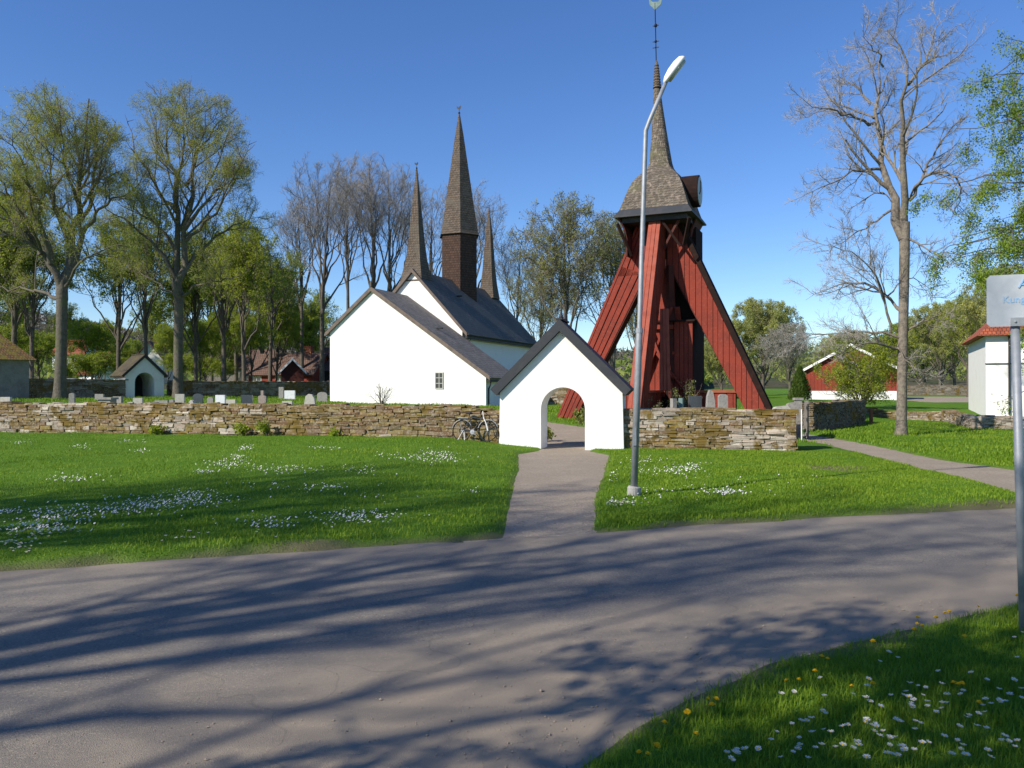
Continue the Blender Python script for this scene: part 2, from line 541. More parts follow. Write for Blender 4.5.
def soil(x, y):
    """where earth shows through the lawn"""
    d = -paved_sd(x, y)
    dr = -poly_sd(ROAD_P, x, y).reshape(np.shape(x))
    e = np.maximum(sstep(.30, .02, dr + (vnoise(x, y, .5, 8) - .5) * .35) * .8, sstep(.10, .0, d) * .6)
    wx, wy = px_ground(838, 470)
    q = np.hypot((x - wx) / 1.1, (y - wy) / .85) + (vnoise(x, y, .4, 9) - .5) * .8
    w = sstep(1.1, .5, q) * .75
    r = sstep(.7, .1, d + (vnoise(x, y, .9, 2) - .5) * .6) * sstep(3.5, 6.0, x) * sstep(12.5, 11, y) * .7
    return np.clip(np.maximum(np.maximum(e, w), r), 0, 1)


SOIL = soil(GX, GY).ravel()
ground = np_mesh("ground", np.stack([GX.ravel(), GY.ravel(), GZ.ravel()], 1), [gf], [ground_material()], smooth=True,
                 colors=np.stack([SOIL, SOIL, SOIL], 1))
tag(ground, kind="structure")


def asphalt_material():
    m = mat("worn_asphalt", (0.185, 0.168, 0.145), 0.85,
            [(0.35, (0.26, 0.225, 0.175), .5, .62), (0.9, (0.15, 0.136, 0.118), .45, .7), (3.0, (0.25, 0.215, 0.165), .5, .7), (60, (0.33, 0.285, 0.225), .52, .70), (45, (0.07, 0.062, 0.054), .57, .72)],
            (170, .8, .006), spec=.25)
    nt = m.node_tree; b = nt.nodes["Principled BSDF"]
    src = b.inputs["Base Color"].links[0].from_socket
    at = nt.nodes.new("ShaderNodeAttribute"); at.attribute_name = "tint"
    sep = nt.nodes.new("ShaderNodeSeparateColor"); nt.links.new(at.outputs["Color"], sep.inputs[0])
    mx = nt.nodes.new("ShaderNodeMix"); mx.data_type = 'RGBA'
    mx.inputs[7].default_value = (0.28, 0.23, 0.17, 1)
    nt.links.new(sep.outputs[0], mx.inputs[0]); nt.links.new(src, mx.inputs[6])
    # cracks
    tc = nt.nodes["Texture Coordinate"]
    nz = nt.nodes.new("ShaderNodeTexNoise"); nz.inputs["Scale"].default_value = 1.2
    nt.links.new(tc.outputs["Object"], nz.inputs["Vector"])
    va = nt.nodes.new("ShaderNodeVectorMath"); va.operation = 'MULTIPLY_ADD'
    va.inputs[1].default_value = (1.6, 1.6, 1.6)
    nt.links.new(nz.outputs["Color"], va.inputs[0]); nt.links.new(tc.outputs["Object"], va.inputs[2])
    vo = nt.nodes.new("ShaderNodeTexVoronoi"); vo.feature = 'DISTANCE_TO_EDGE'; vo.inputs["Scale"].default_value = 0.33
    nt.links.new(va.outputs[0], vo.inputs["Vector"])
    cr = nt.nodes.new("ShaderNodeMapRange"); cr.inputs[1].default_value = .004; cr.inputs[2].default_value = .0
    cr.inputs[4].default_value = .22
    nt.links.new(vo.outputs["Distance"], cr.inputs[0])
    m2 = nt.nodes.new("ShaderNodeMix"); m2.data_type = 'RGBA'; m2.inputs[7].default_value = (0.045, 0.042, 0.04, 1)
    nt.links.new(cr.outputs[0], m2.inputs[0]); nt.links.new(mx.outputs[2], m2.inputs[6])
    nt.links.new(m2.outputs[2], b.inputs["Base Color"])
    return m


M['asphalt'] = asphalt_material()
M['gravel'] = mat("path_gravel", (0.30, 0.25, 0.19), 0.95, [(0.8, (0.36, 0.30, 0.23), .45, .7), (22, (0.46, 0.39, 0.31), .52, .7), (18, (0.15, 0.12, 0.09), .56, .70)], (55, 1.0, .02), spec=.15)


def sheet(name, x0, x1, y0, y1, st, m, zoff=0.0, poly=None, pad=.5, tintf=None):
    ax = np.arange(x0, x1 + st, st); ay = np.arange(y0, y1 + st, st)
    gx, gy = np.meshgrid(ax, ay)
    z = smooth_h(gx, gy) + zoff + (vnoise(gx, gy, 2.2, 11) - .5) * .015
    if name.endswith('path'):   # the gravel sinks below the asphalt where it meets the road
        z = z - .05 * sstep(-.10, .12, poly_sd(ROAD_P, gx, gy).reshape(gx.shape) + (vnoise(gx, gy, .3, 12) - .5) * .3)
    ii = np.arange(gx.size).reshape(gx.shape)
    ff = np.stack([ii[:-1, :-1], ii[:-1, 1:], ii[1:, 1:], ii[1:, :-1]], -1).reshape(-1, 4)
    if poly is not None:
        sd = poly_sd(poly, gx, gy)
        keep = (sd[ff] > -pad).all(1)
        ff = ff[keep]
    V = np.stack([gx.ravel(), gy.ravel(), z.ravel()], 1)
    used = np.unique(ff); remap = np.zeros(len(V), int); remap[used] = np.arange(len(used))
    t = tintf(V[used, 0], V[used, 1]) if tintf else np.zeros(len(used))
    o = np_mesh(name, V[used], [remap[ff]], [m], smooth=True, colors=np.stack([t, t, t], 1))
    tag(o, kind="structure")
    return o


def road_tint(x, y):
    d = poly_sd(ROAD_P, x, y)
    near = sstep(2.6, .2, d + (vnoise(x, y, 1.4, 21) - .5) * 1.6)
    fr = sstep(.6, .0, d + (vnoise(x, y, .7, 22) - .5) * .5)
    isnear = (y < (5.6 + .45 * x)).astype(float)
    return np.clip(near * isnear * .85 + fr * (1 - isnear) * .6, 0, 1)


sheet("road", -80, 80, -42, 31, .5, M['asphalt'], 0.0, ROAD_P, .6, road_tint)
sheet("church_path", -10, 5, 7.8, 41, .12, M['gravel'], 0.006, PATH_P, .45)
sheet("side_path", 6, 30, 10, 32, .25, M['gravel'], 0.006, SIDE_P, .45)
sheet("gravel_yard", 30, 78, 58, 97, 1.0, M['gravel'], 0.01, LOT_P, 1.5)


def gz(x, y):
    return float(ground_h(np.array([x]), np.array([y]))[0])


# ------------------------------------------------------------------ dry stone walls
M['stonewall'] = mat("lichen_limestone", (0.3, 0.28, 0.25), 0.95,
                     [(16, (0.42, 0.38, 0.31), .5, .75), (30, (0.17, 0.145, 0.12), .57, .72), (1.1, (0.16, 0.11, 0.03), .53, .60), (3.2, (0.13, 0.092, 0.03), .55, .63)], (35, .7, .012), attr="tint", spec=.15)
M['stonedark'] = mat("wall_core_earth", (0.12, 0.098, 0.072), 1.0)


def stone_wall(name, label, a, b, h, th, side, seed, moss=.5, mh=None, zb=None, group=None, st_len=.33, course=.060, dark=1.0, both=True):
    """dry stone wall from a to b (front face line), thickness th towards `side` (unit normal away from viewer)"""
    r = np.random.default_rng(seed)
    a = np.array(a, float); b = np.array(b, float)
    L = np.hypot(*(b - a)); u = (b - a) / L; n = np.array(side, float); n /= np.hypot(*n)
    V = []; Cc = []; cnt = 0
    cube = np.array([[-1, -1, -1], [1, -1, -1], [1, 1, -1], [-1, 1, -1], [-1, -1, 1], [1, -1, 1], [1, 1, 1], [-1, 1, 1]], float)
    # stone template: chamfered box with 24 verts
    T = []
    for c in cube:
        for ax in range(3):
            p = c.copy(); m_ = [i for i in range(3) if i != ax]
            p[m_] *= 0.91
            T.append(p)
    T = np.array(T)
    import itertools
    F4 = []; F3 = []
    for ax in range(3):
        for sg in (-1, 1):
            ids = [i * 3 + ax for i, c in enumerate(cube) if c[ax] == sg]
            o = [j for j in range(3) if j != ax]
            ang = [math.atan2(T[i][o[1]], T[i][o[0]]) for i in ids]
            ids = [i for _, i in sorted(zip(ang, ids))]
            F4.append(ids)
    for i in range(8): F3.append([i * 3, i * 3 + 1, i * 3 + 2])
    for i in range(8):
        for j in range(i + 1, 8):
            df = np.nonzero(cube[i] != cube[j])[0]
            if len(df) == 1:
                o = [k for k in range(3) if k != df[0]]
                F4.append([i * 3 + o[0], i * 3 + o[1], j * 3 + o[1], j * 3 + o[0]])
    F4 = np.array(F4); F3 = np.array(F3)
    pal = np.array([(0.48, 0.41, 0.33), (0.54, 0.47, 0.38), (0.41, 0.345, 0.28), (0.46, 0.37, 0.29), (0.58, 0.52, 0.43), (0.34, 0.29, 0.24), (0.50, 0.40, 0.31)])

    def put(s, t, z, hl, ht, hz):
        nonlocal cnt
        q = T * np.array([hl, ht, hz]) * (1 + r.uniform(-.09, .09, (24, 3)))
        tw = r.normal(0, .05); tl = r.normal(0, .035)
        q2 = q.copy()
        q2[:, 0] = q[:, 0] * math.cos(tw) - q[:, 1] * math.sin(tw)
        q2[:, 1] = q[:, 0] * math.sin(tw) + q[:, 1] * math.cos(tw)
        q2[:, 2] += q2[:, 0] * tl
        c = a + u * s + n * t
        w = np.zeros((24, 3))
        w[:, :2] = c + q2[:, :1] * u + q2[:, 1:2] * n
        w[:, 2] = z + q2[:, 2]
        V.append(w)
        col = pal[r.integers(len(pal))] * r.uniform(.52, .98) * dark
        # moss and ochre lichen gather in drifts of their own over the stones
        mm = vnoise(s, z * 1.6, 1.5, seed) * .65 + vnoise(s, z * 2, .45, seed + 1) * .35 + ((z - z0) / h - .5) * .16
        if mm > 1.05 - moss * .98 + r.uniform(-.05, .05):
            k = r.uniform(.7, 1.0)
            mossc = np.array([(0.20, 0.125, 0.032), (0.12, 0.08, 0.028), (0.20, 0.15, 0.04), (0.15, 0.085, 0.04)])[r.integers(4)]
            col = col * (1 - k) + mossc * k * dark
        Cc.append(np.repeat(col[None], 24, 0))
        cnt += 1

    def base_z(s):
        p = a + u * s
        if zb is not None: return zb
        return float(smooth_h(p[0], p[1])) + 0.03

    z0 = base_z(L / 2)
    faces = [(0.0, 1)] + ([(th, -1)] if both else [])
    for toff, sg in faces:
        z = -.06
        while z < h - .03:
            ch = course * r.uniform(.65, 1.5)
            if z < h * .3 and r.random() < .4: ch *= 1.45
            if z + ch > h: ch = h - z
            s = -r.uniform(0, .1)
            while s < L:
                ln = st_len * r.uniform(.45, 1.6) * (1 + .4 * (ch < course))
                if s + ln > L: ln = max(L - s, .08)
                bz = base_z(s + ln / 2)
                dp = r.uniform(.10, .2)
                top = (vnoise(s, 0, .9, seed + 7) - .5) * .12
                if z + ch / 2 < h + top:
                    put(s + ln / 2, toff + sg * (dp - r.uniform(-.02, .028)), bz + z + ch / 2 + r.normal(0, .004), ln / 2 * .985, dp, ch / 2 * .99)
                s += ln
            z += ch
    # cap stones across the top and the two ends
    s = 0
    while s < L:
        ln = r.uniform(.25, .6)
        bz = base_z(min(s + ln / 2, L)); t = .0
        while t < th - .05:
            w = r.uniform(.22, .5); w = min(w, th - t)
            top = (vnoise(s, 0, .9, seed + 7) - .5) * .12
            put(min(s + ln / 2, L - .1), t + w / 2, bz + h + top * .6 + r.uniform(-.03, .03), ln / 2, w / 2, r.uniform(.025, .05))
            t += w
        s += ln
    for e in (0.12, L - .12):
        z = 0
        while z < h - .04:
            ch = course * r.uniform(.7, 1.6); t = .02
            while t < th - .05:
                w = r.uniform(.18, .45); w = min(w, th - t)
                put(e, t + w / 2, base_z(e) + z + ch / 2, .12 + r.uniform(-.02, .02), w / 2, ch / 2 * .95)
                t += w
            z += ch
    V = np.concatenate(V); C_ = np.concatenate(Cc)
    off = (np.arange(cnt) * 24)[:, None, None]
    f4 = (F4[None] + off).reshape(-1, 4); f3 = (F3[None] + off).reshape(-1, 3)
    # solid earth-packed core
    k = len(V); ns = max(2, int(L / 1.0)); core = []
    for i in range(ns + 1):
        s = .1 + (L - .2) * i / ns; bz = base_z(s)
        for t, zz in ((.07, bz - .3), (.07, bz + h - .05), (th - .07, bz + h - .05), (th - .07, bz - .3)):
            p = a + u * s + n * t; core.append((p[0], p[1], zz))
    cf = []
    for i in range(ns):
        for j in range(4): cf.append([k + i * 4 + j, k + i * 4 + (j + 1) % 4, k + i * 4 + 4 + (j + 1) % 4, k + i * 4 + 4 + j])
    cf.append([k, k + 1, k + 2, k + 3]); cf.append([k + ns * 4 + 3, k + ns * 4 + 2, k + ns * 4 + 1, k + ns * 4])
    V = np.vstack([V, core]); C_ = np.vstack([C_, np.full((len(core), 3), .05)])
    # normals: make stones consistent by recalculating after build
    o = np_mesh(name, V, [f4, f3, np.array(cf)], [M['stonewall'], M['stonedark']], mi=[0, 0, 1], colors=C_)
    tag(o, label, "wall", group)
    return o


WN = (0.2242, 0.9746)


def wl(x): return 22.9 - 0.23 * x


stone_wall("stone_wall", "long mossy dry stone wall left of the white gateway, along the lawn", (-26.0, wl(-26.0)), (-.42, wl(-.42)), .95, .8, WN, 11, moss=.60)
stone_wall("stone_wall", "dry stone wall with ochre moss between the white gateway and the side path", (2.98, wl(2.98)), (7.55, wl(7.55)), 1.1, .85, WN, 12, moss=.50, st_len=.38)
stone_wall("stone_wall", "shaded stone wall beyond the side path, pale stones on its top", (11.75, 31.0), (15.8, 35.6), 1.1, .8, (-.75, .66), 13, moss=.35, dark=.35)  # dark factor paints the wall's shade into its stones
stone_wall("stone_wall", "low tumbled stone wall behind the tall bare tree", (17.6, 39.6), (20.8, 38.6), .38, .6, (.3, .95), 14, moss=.6, both=False)
stone_wall("stone_wall", "low stone retaining wall in front of the white building at the right", (20.75, 38.5), (18.7, 32.6), .48, .6, (.95, -.3), 15, moss=.4, both=False)
stone_wall("stone_wall", "low stone retaining wall running to the right below the white building", (18.7, 32.4), (30.0, 30.6), .52, .6, (.16, .98), 16, moss=.4, both=False)
stone_wall("stone_wall", "dark shaded churchyard wall left of the small white lychgate", (-31.2, 49.0), (-26.4, 54.4), 1.25, .8, (-.75, .66), 17, moss=.5, dark=.6, both=False)  # stones coloured darker to carry the shade on this face
stone_wall("stone_wall", "dark shaded churchyard wall right of the small white lychgate", (-24.3, 56.9), (-4.0, 80.0), 1.15, .8, (-.75, .66), 18, moss=.5, dark=.6, both=False, st_len=.5, course=.13)  # shade put into the stone colours here as well
stone_wall("stone_wall", "mossy boundary wall seen through the arch of the white gateway", (-3.5, 56.5), (12.5, 53.0), 1.3, .8, (.21, .97), 19, moss=.55, both=False, st_len=.45, course=.12)
stone_wall("stone_wall", "distant reddish field wall beyond the gravel yard", (48, 108), (72, 106), 1.3, .9, (.06, 1), 20, moss=.3, both=False, st_len=.5, course=.14, dark=.55)

# ------------------------------------------------------------------ main gateway (stigport)
def gatehouse(name, label, loc, rotz, w, dp, eh, ah, arch_w, arch_h, spring, oh, th, roofm, wallm, arch_c=0.0, tips=True):
    t = thing(name, label, "gateway", loc, rotz)
    hw = w / 2; aw = arch_w / 2
    # front outline with arch opening as one ring (local x across, z up), extruded along y
    arc = [(arch_c + aw * math.cos(a), spring + (arch_h - spring) * math.sin(a)) for a in np.linspace(0, math.pi, 21)]
    wb = MB()
    for yy, flip in ((0, False), (dp, True)):
        # left pier, right pier, and strips above the arch
        pts_r = [(arch_c + aw, -.15), (hw + .04, -.15), (hw, eh), (arch_c + aw, eh + (ah - eh) * (1 - (arch_c + aw) / hw)), (arch_c + aw, spring)]
        pts_l = [(-hw - .04, -.15), (arch_c - aw, -.15), (arch_c - aw, spring), (arch_c - aw, eh + (ah - eh) * (1 + (arch_c - aw) / hw)), (-hw, eh)]
        polys = [pts_r, pts_l]
        for (x1, z1), (x0, z0) in zip(arc[:-1], arc[1:]):
            tp = lambda x: eh + (ah - eh) * (1 - abs(x) / hw)
            if x0 < 0 < x1 and x0 < -1e-6 and x1 > 1e-6:
                polys.append([(x0, z0), (x1, z1), (x1, tp(x1)), (0, ah), (x0, tp(x0))])
            else:
                polys.append([(x0, z0), (x1, z1), (x1, tp(x1)), (x0, tp(x0))])
        for p in polys:
            q = [(x, yy, z) for x, z in p]
            wb.poly(q[::-1] if flip else q)
    # outer side walls and arch soffit
    for sx in (-1, 1):
        q = [(sx * (hw + .04), 0, -.15), (sx * (hw + .04), dp, -.15), (sx * hw, dp, eh), (sx * hw, 0, eh)]
        wb.poly(q if sx > 0 else q[::-1])
    sof = [(arch_c + aw, -.15)] + arc + [(arch_c - aw, -.15)]
    for (x0, z0), (x1, z1) in zip(sof[:-1], sof[1:]):
        wb.poly([(x0, 0, z0), (x0, dp, z0), (x1, dp, z1), (x1, 0, z1)])
    wall = wb.build("wall", wallm, t)
    # roof slabs
    sl = (ah - eh) / hw
    ang = math.atan(sl)
    for sx in (-1, 1):
        e = hw + oh
        ze = eh - oh * sl
        nrm = Vector((sx * math.sin(ang), 0, math.cos(ang))) * th
        rb = MB()
        a0 = Vector((0, -.13, ah + .012)); a1 = Vector((sx * e, -.13, ze + .012))
        topc = th / math.cos(ang)
        pts = [a1, Vector((0, -.13, ah + .012)), Vector((0, -.13, ah + .012 + topc)), a1 + nrm]
        if sx > 0: pts = pts[::-1]
        rb.prism(pts, (0, 0, 0), (0, dp + .26, 0))
        rb.build("roof", roofm, t)
        # bargeboards slightly proud at both gables
        for yy in (-.165, dp + .13 + .002):
            bb = MB()
            bb.prism([Vector((p[0], yy, p[2] - (.05 if k in (0, 1) else 0) * 0)) for k, p in enumerate(pts)], (0, 0, 0), (0, .033, 0))
            bb.build("bargeboard", M['slate'] if roofm is not M['moss_roof'] else M['tar'], t)
    rc = MB(); rc.bar((0, -.17, ah + th / math.cos(ang) + .02), (0, dp + .17, ah + th / math.cos(ang) + .02), .16, .05); rc.build("ridge_board", roofm, t)
    if not tips:
        b_ = MB(); b_.box(-arch_w / 2 - .1, arch_w / 2 + .1, dp + .003, dp + .06, -.1, arch_h + .05); b_.build('shade_panel', M['tar'], t)  # dark panel added behind the arch so its inside reads as shade
    if tips:
        for yy in (dp * .15, dp - .1):
            fb = MB(); zt = ah + th / math.cos(ang) + .03
            fb.tube([(0, yy, zt), (0, yy, zt + .07), (0, yy, zt + .13), (0, yy, zt + .26)], [.05, .07, .045, .012], 8)
            fb.build("finial", M['slate'], t)
    return t


gu = Vector((.9746, -.2242, 0)); g_R = Vector((3.05, 22.0, 0))
gc = g_R - gu * 1.74
gatehouse("gateway", "white limewashed gateway with open arch and dark pitched roof on the gravel path", (gc.x, gc.y, -0.07), math.atan2(-.2242, .9746),
          3.48, .98, 1.58, 3.30, 1.25, 1.74, 1.12, .08, .24, M['slate'], M['white'], arch_c=.075)
gatehouse("lychgate", "small shaded white lychgate with mossy roof in the far churchyard wall", (-25.5, 55.3, .93), R(42), 2.55, 2.6, 1.6, 2.85, 1.3, 1.8, 1.1, .16, .16, M['moss_roof'], M['white_cold'], tips=False)

# ------------------------------------------------------------------ church
CH = thing("church", "white medieval church with three shingled spires behind the stone wall", "church", (-1.475, 45.0, 0), -math.atan2(.366, .93))


def slab_roof(t, name, eave, ridge, y0, y1, th, m):
    """one roof slope: eave=(x,z) ridge=(x,z) undersides; extruded from y0 to y1"""
    e = Vector((eave[0], 0, eave[1])); r = Vector((ridge[0], 0, ridge[1]))
    d = (r - e).normalized(); n = Vector((-d.z, 0, d.x))
    if n.z < 0: n = -n
    tv = th / n.z
    pts = [e, r, r + Vector((0, 0, tv)), e + n * th]
    b = MB()
    if e.x > r.x: pts = pts[::-1]
    b.prism([p + Vector((0, y0, 0)) for p in pts], (0, 0, 0), (0, y1 - y0, 0))
    return b.build(name, m, t)


def window(t, x, z, w, h, nx_, nz_, y=0.0, fm=None, depth=.10, axis_='y', sgn=-1):
    """window on a wall facing local -y (axis 'y') or local +-x (axis 'x')"""
    fm = fm or M['winframe']
    W = lambda a, d, zz: (a, y + sgn * d, zz) if axis_ == 'y' else (y + sgn * d, a, zz)
    def bx(b, a0, a1, d0, d1, z0, z1):
        p = W(a0, d0, z0); q = W(a1, d1, z1)
        b.box(min(p[0], q[0]), max(p[0], q[0]), min(p[1], q[1]), max(p[1], q[1]), z0, z1)
    f = MB(); s = .05
    bx(f, x - w / 2, x + w / 2, .0, .05, z, z + s); bx(f, x - w / 2, x + w / 2, .0, .05, z + h - s, z + h)
    bx(f, x - w / 2, x - w / 2 + s, .0, .05, z + s, z + h - s); bx(f, x + w / 2 - s, x + w / 2, .0, .05, z + s, z + h - s)
    for i in range(1, nx_):
        xx = x - w / 2 + w * i / nx_; bx(f, xx - .018, xx + .018, .005, .04, z + s, z + h - s)
    for i in range(1, nz_):
        zz = z + h * i / nz_; bx(f, x - w / 2 + s, x + w / 2 - s, .007, .036, zz - .018, zz + .018)
    fo = f.build("window", fm, t)
    g = MB(); bx(g, x - w / 2 + .02, x + w / 2 - .02, .003, .015, z + .02, z + h - .02); g.build("pane", M['glass'], fo)
    return fo


# annex (asymmetric gable facing the wall)
ax_l, ax_a = -10.4, -7.44
ze_r, ze_l, za = 2.30, 5.05, 7.45
b = MB()
b.prism([(ax_l, 0, .4), (0, 0, .4), (0, 0, ze_r), (ax_a, 0, za), (ax_l, 0, ze_l)], (0, 0, 0), (0, 4.6, 0))
b.build("annex_wall", M['white'], CH)
slab_roof(CH, "annex_roof", (.28, ze_r - .19), (ax_a, za + .01), -.12, 4.38, .16, M['roofgrey'])
slab_roof(CH, "annex_roof", (ax_l - .25, ze_l - .22), (ax_a, za + .01), -.12, 4.38, .16, M['roofgrey'])
for (xe, ze) in ((.30, ze_r - .21), (ax_l - .27, ze_l - .25)):
    b = MB()
    b.bar((xe, -.14, ze + .06), (ax_a, -.14, za + .12), .05, .26, up=(0, 1, 0)) if False else None
    e = Vector((xe, -.17, ze)); r_ = Vector((ax_a, -.17, za + .0))
    b.prism([e, r_, r_ + Vector((0, 0, .27)), e + Vector((0, 0, .25))] if xe < ax_a else [e, e + Vector((0, 0, .25)), r_ + Vector((0, 0, .27)), r_], (0, 0, 0), (0, .045, 0))
    b.build("bargeboard", M['brownwood'], CH)
b = MB(); b.tube([(ax_a, -.15, za + .25), (ax_a, -.15, za + .5), (ax_a, -.15, za + .62)], [.07, .05, .015], 6); b.build("gable_finial", M['brownwood'], CH)
window(CH, -2.93, 1.60, .54, .96, 2, 3)
# nave
nl, nr, na = -10.7, -3.55, -7.07
ne, nz_ = 5.35, 9.15
b = MB()
b.prism([(nl, 4.44, .4), (nr, 4.44, .4), (nr, 4.44, ne + .0), (na, 4.44, nz_), (nl, 4.44, ne)], (0, 0, 0), (0, 13.0, 0))
b.build("nave_wall", M['white'], CH)
slab_roof(CH, "nave_roof", (nr + .40, ne - .42), (na, nz_ + .01), 4.26, 17.65, .16, M['rooftar'])
slab_roof(CH, "nave_roof", (nl - .40, ne - .42), (na, nz_ + .01), 4.26, 17.65, .16, M['rooftar'])
for xe in (nr + .42, nl - .42):
    b = MB()
    e = Vector((xe, 4.20, ne - .46)); r_ = Vector((na, 4.20, nz_ + .0))
    b.prism([e, r_, r_ + Vector((0, 0, .27)), e + Vector((0, 0, .25))] if xe < na else [e, e + Vector((0, 0, .25)), r_ + Vector((0, 0, .27)), r_], (0, 0, 0), (0, .055, 0))
    b.build("bargeboard", M['brownwood'], CH)
b = MB(); b.box(nr + .30, nr + .46, 4.2, 17.6, ne - .56, ne - .44); b.build("gutter", M['tar'], CH)
b = MB(); b.box(nr, nr + .16, 4.7, 17.4, ne - .62, ne - .3); b.build("cornice", M['palestone'], CH)
b = MB(); b.box(.12, .30, -.1, 4.4, ze_r - .30, ze_r - .19); b.build("gutter", M['tar'], CH)
b = MB(); b.tube([(.2, .25, ze_r - .25), (.16, .25, ze_r - .5), (.07, .25, ze_r - .7), (.07, .25, .6)], .045, 8); b.build("downpipe", M['tar'], CH)
b = MB(); b.tube([(nr + .38, 4.9, ne - .5), (nr + .2, 4.9, ne - .9), (nr + .08, 4.9, ne - 1.1), (nr + .08, 4.9, 4.0)], .045, 8); b.build("downpipe", M['tar'], CH)
# roof ladder hooks seen on the slopes
for (x0, z0, yy) in ((-3.9, 0, 1.6), (-5.7, 0, 8.2)):
    b = MB()
    if yy < 4: zt = za - (x0 - ax_a) * (za - ze_r) / (0 - ax_a) + .22
    else: zt = nz_ - (x0 - na) * (nz_ - ne) / (nr - na) + .27
    b.box(x0 - .35, x0 + .35, yy, yy + .12, zt - .02, zt + .06); b.build("snow_hook", M['iron'], CH)


def rings(profile, n, cx, cy, rot=0.0, lean=(0, 0), square=False, supn=None):
    out = []
    z0 = profile[0][1]; z1 = profile[-1][1]
    for r_, z in profile:
        k = (z - z0) / (z1 - z0)
        out.append([(cx + lean[0] * k + r_ * math.cos(rot + 2 * math.pi * i / n), cy + lean[1] * k + r_ * math.sin(rot + 2 * math.pi * i / n), z) for i in range(n)])
    return out


def weathercock(parent, x, y, z, s):
    b = MB()
    b.tube([(x, y, z - .1), (x, y, z + .75 * s)], .022 * s, 6)
    b.ball((x, y, z + .12 * s), .11 * s, 8, 6)
    b.prism([(x - .28 * s, y, z + .62 * s), (x - .1 * s, y, z + .5 * s), (x + .12 * s, y, z + .5 * s), (x + .2 * s, y, z + .74 * s), (x + .1 * s, y, z + .86 * s), (x + .04 * s, y, z + .7 * s), (x - .1 * s, y, z + .68 * s), (x - .24 * s, y, z + .84 * s)], (0, -.012, 0), (0, .012, 0))
    b.build("weathercock", M['iron'], parent)


sq = math.sqrt(2)
# front spire: square, flared at the foot
SPX = -7.07
b = MB(); cy = 4.44 + .78; SPX0 = SPX - .16
b.loft(rings([(.80 * sq, 8.6), (.66 * sq, 9.35), (.52 * sq, 10.1), (.41 * sq, 11.2), (.29 * sq, 12.7), (.17 * sq, 14.3), (.035 * sq, 16.1)], 4, SPX0, cy, R(45)))
sp = b.build("front_spire", M['shingle'], CH); weathercock(sp, SPX0, cy, 16.1, .55)
# back spire
b = MB(); cy = 4.44 + 12.2; SPX1 = SPX + .15
b.loft(rings([(.66 * sq, 8.7), (.50 * sq, 9.8), (.40 * sq, 10.9), (.27 * sq, 13.0), (.15 * sq, 14.6), (.03 * sq, 15.9)], 4, SPX1, cy, R(45)))
sp = b.build("rear_spire", M['shingle'], CH); weathercock(sp, SPX1, cy, 15.9, .3)
# great central spire: hexagonal shaft below a hexagonal spire
b = MB(); cy = 4.44 + 7.0
hr = R(-1.5)
b.loft(rings([(1.42, 7.4), (1.42, 12.95)], 6, SPX, cy, hr))
b.build("spire_shaft", M['shingle_dark'], CH)
b = MB()
b.loft(rings([(1.60, 12.72), (1.52, 12.95), (1.27, 14.4), (.98, 16.2), (.66, 18.2), (.34, 20.2), (.05, 21.75)], 6, SPX, cy, hr))
sp = b.build("central_spire", M['shingle'], CH); weathercock(sp, SPX, cy, 21.7, .75)

# ------------------------------------------------------------------ wooden bell tower
BT_Z = .45
BT = thing("bell_tower", "red wooden bell tower on splayed legs with a shingled bell-shaped hood", "bell tower", (6.15, 32.8, 0), -R(24))
rr = random.Random(5)


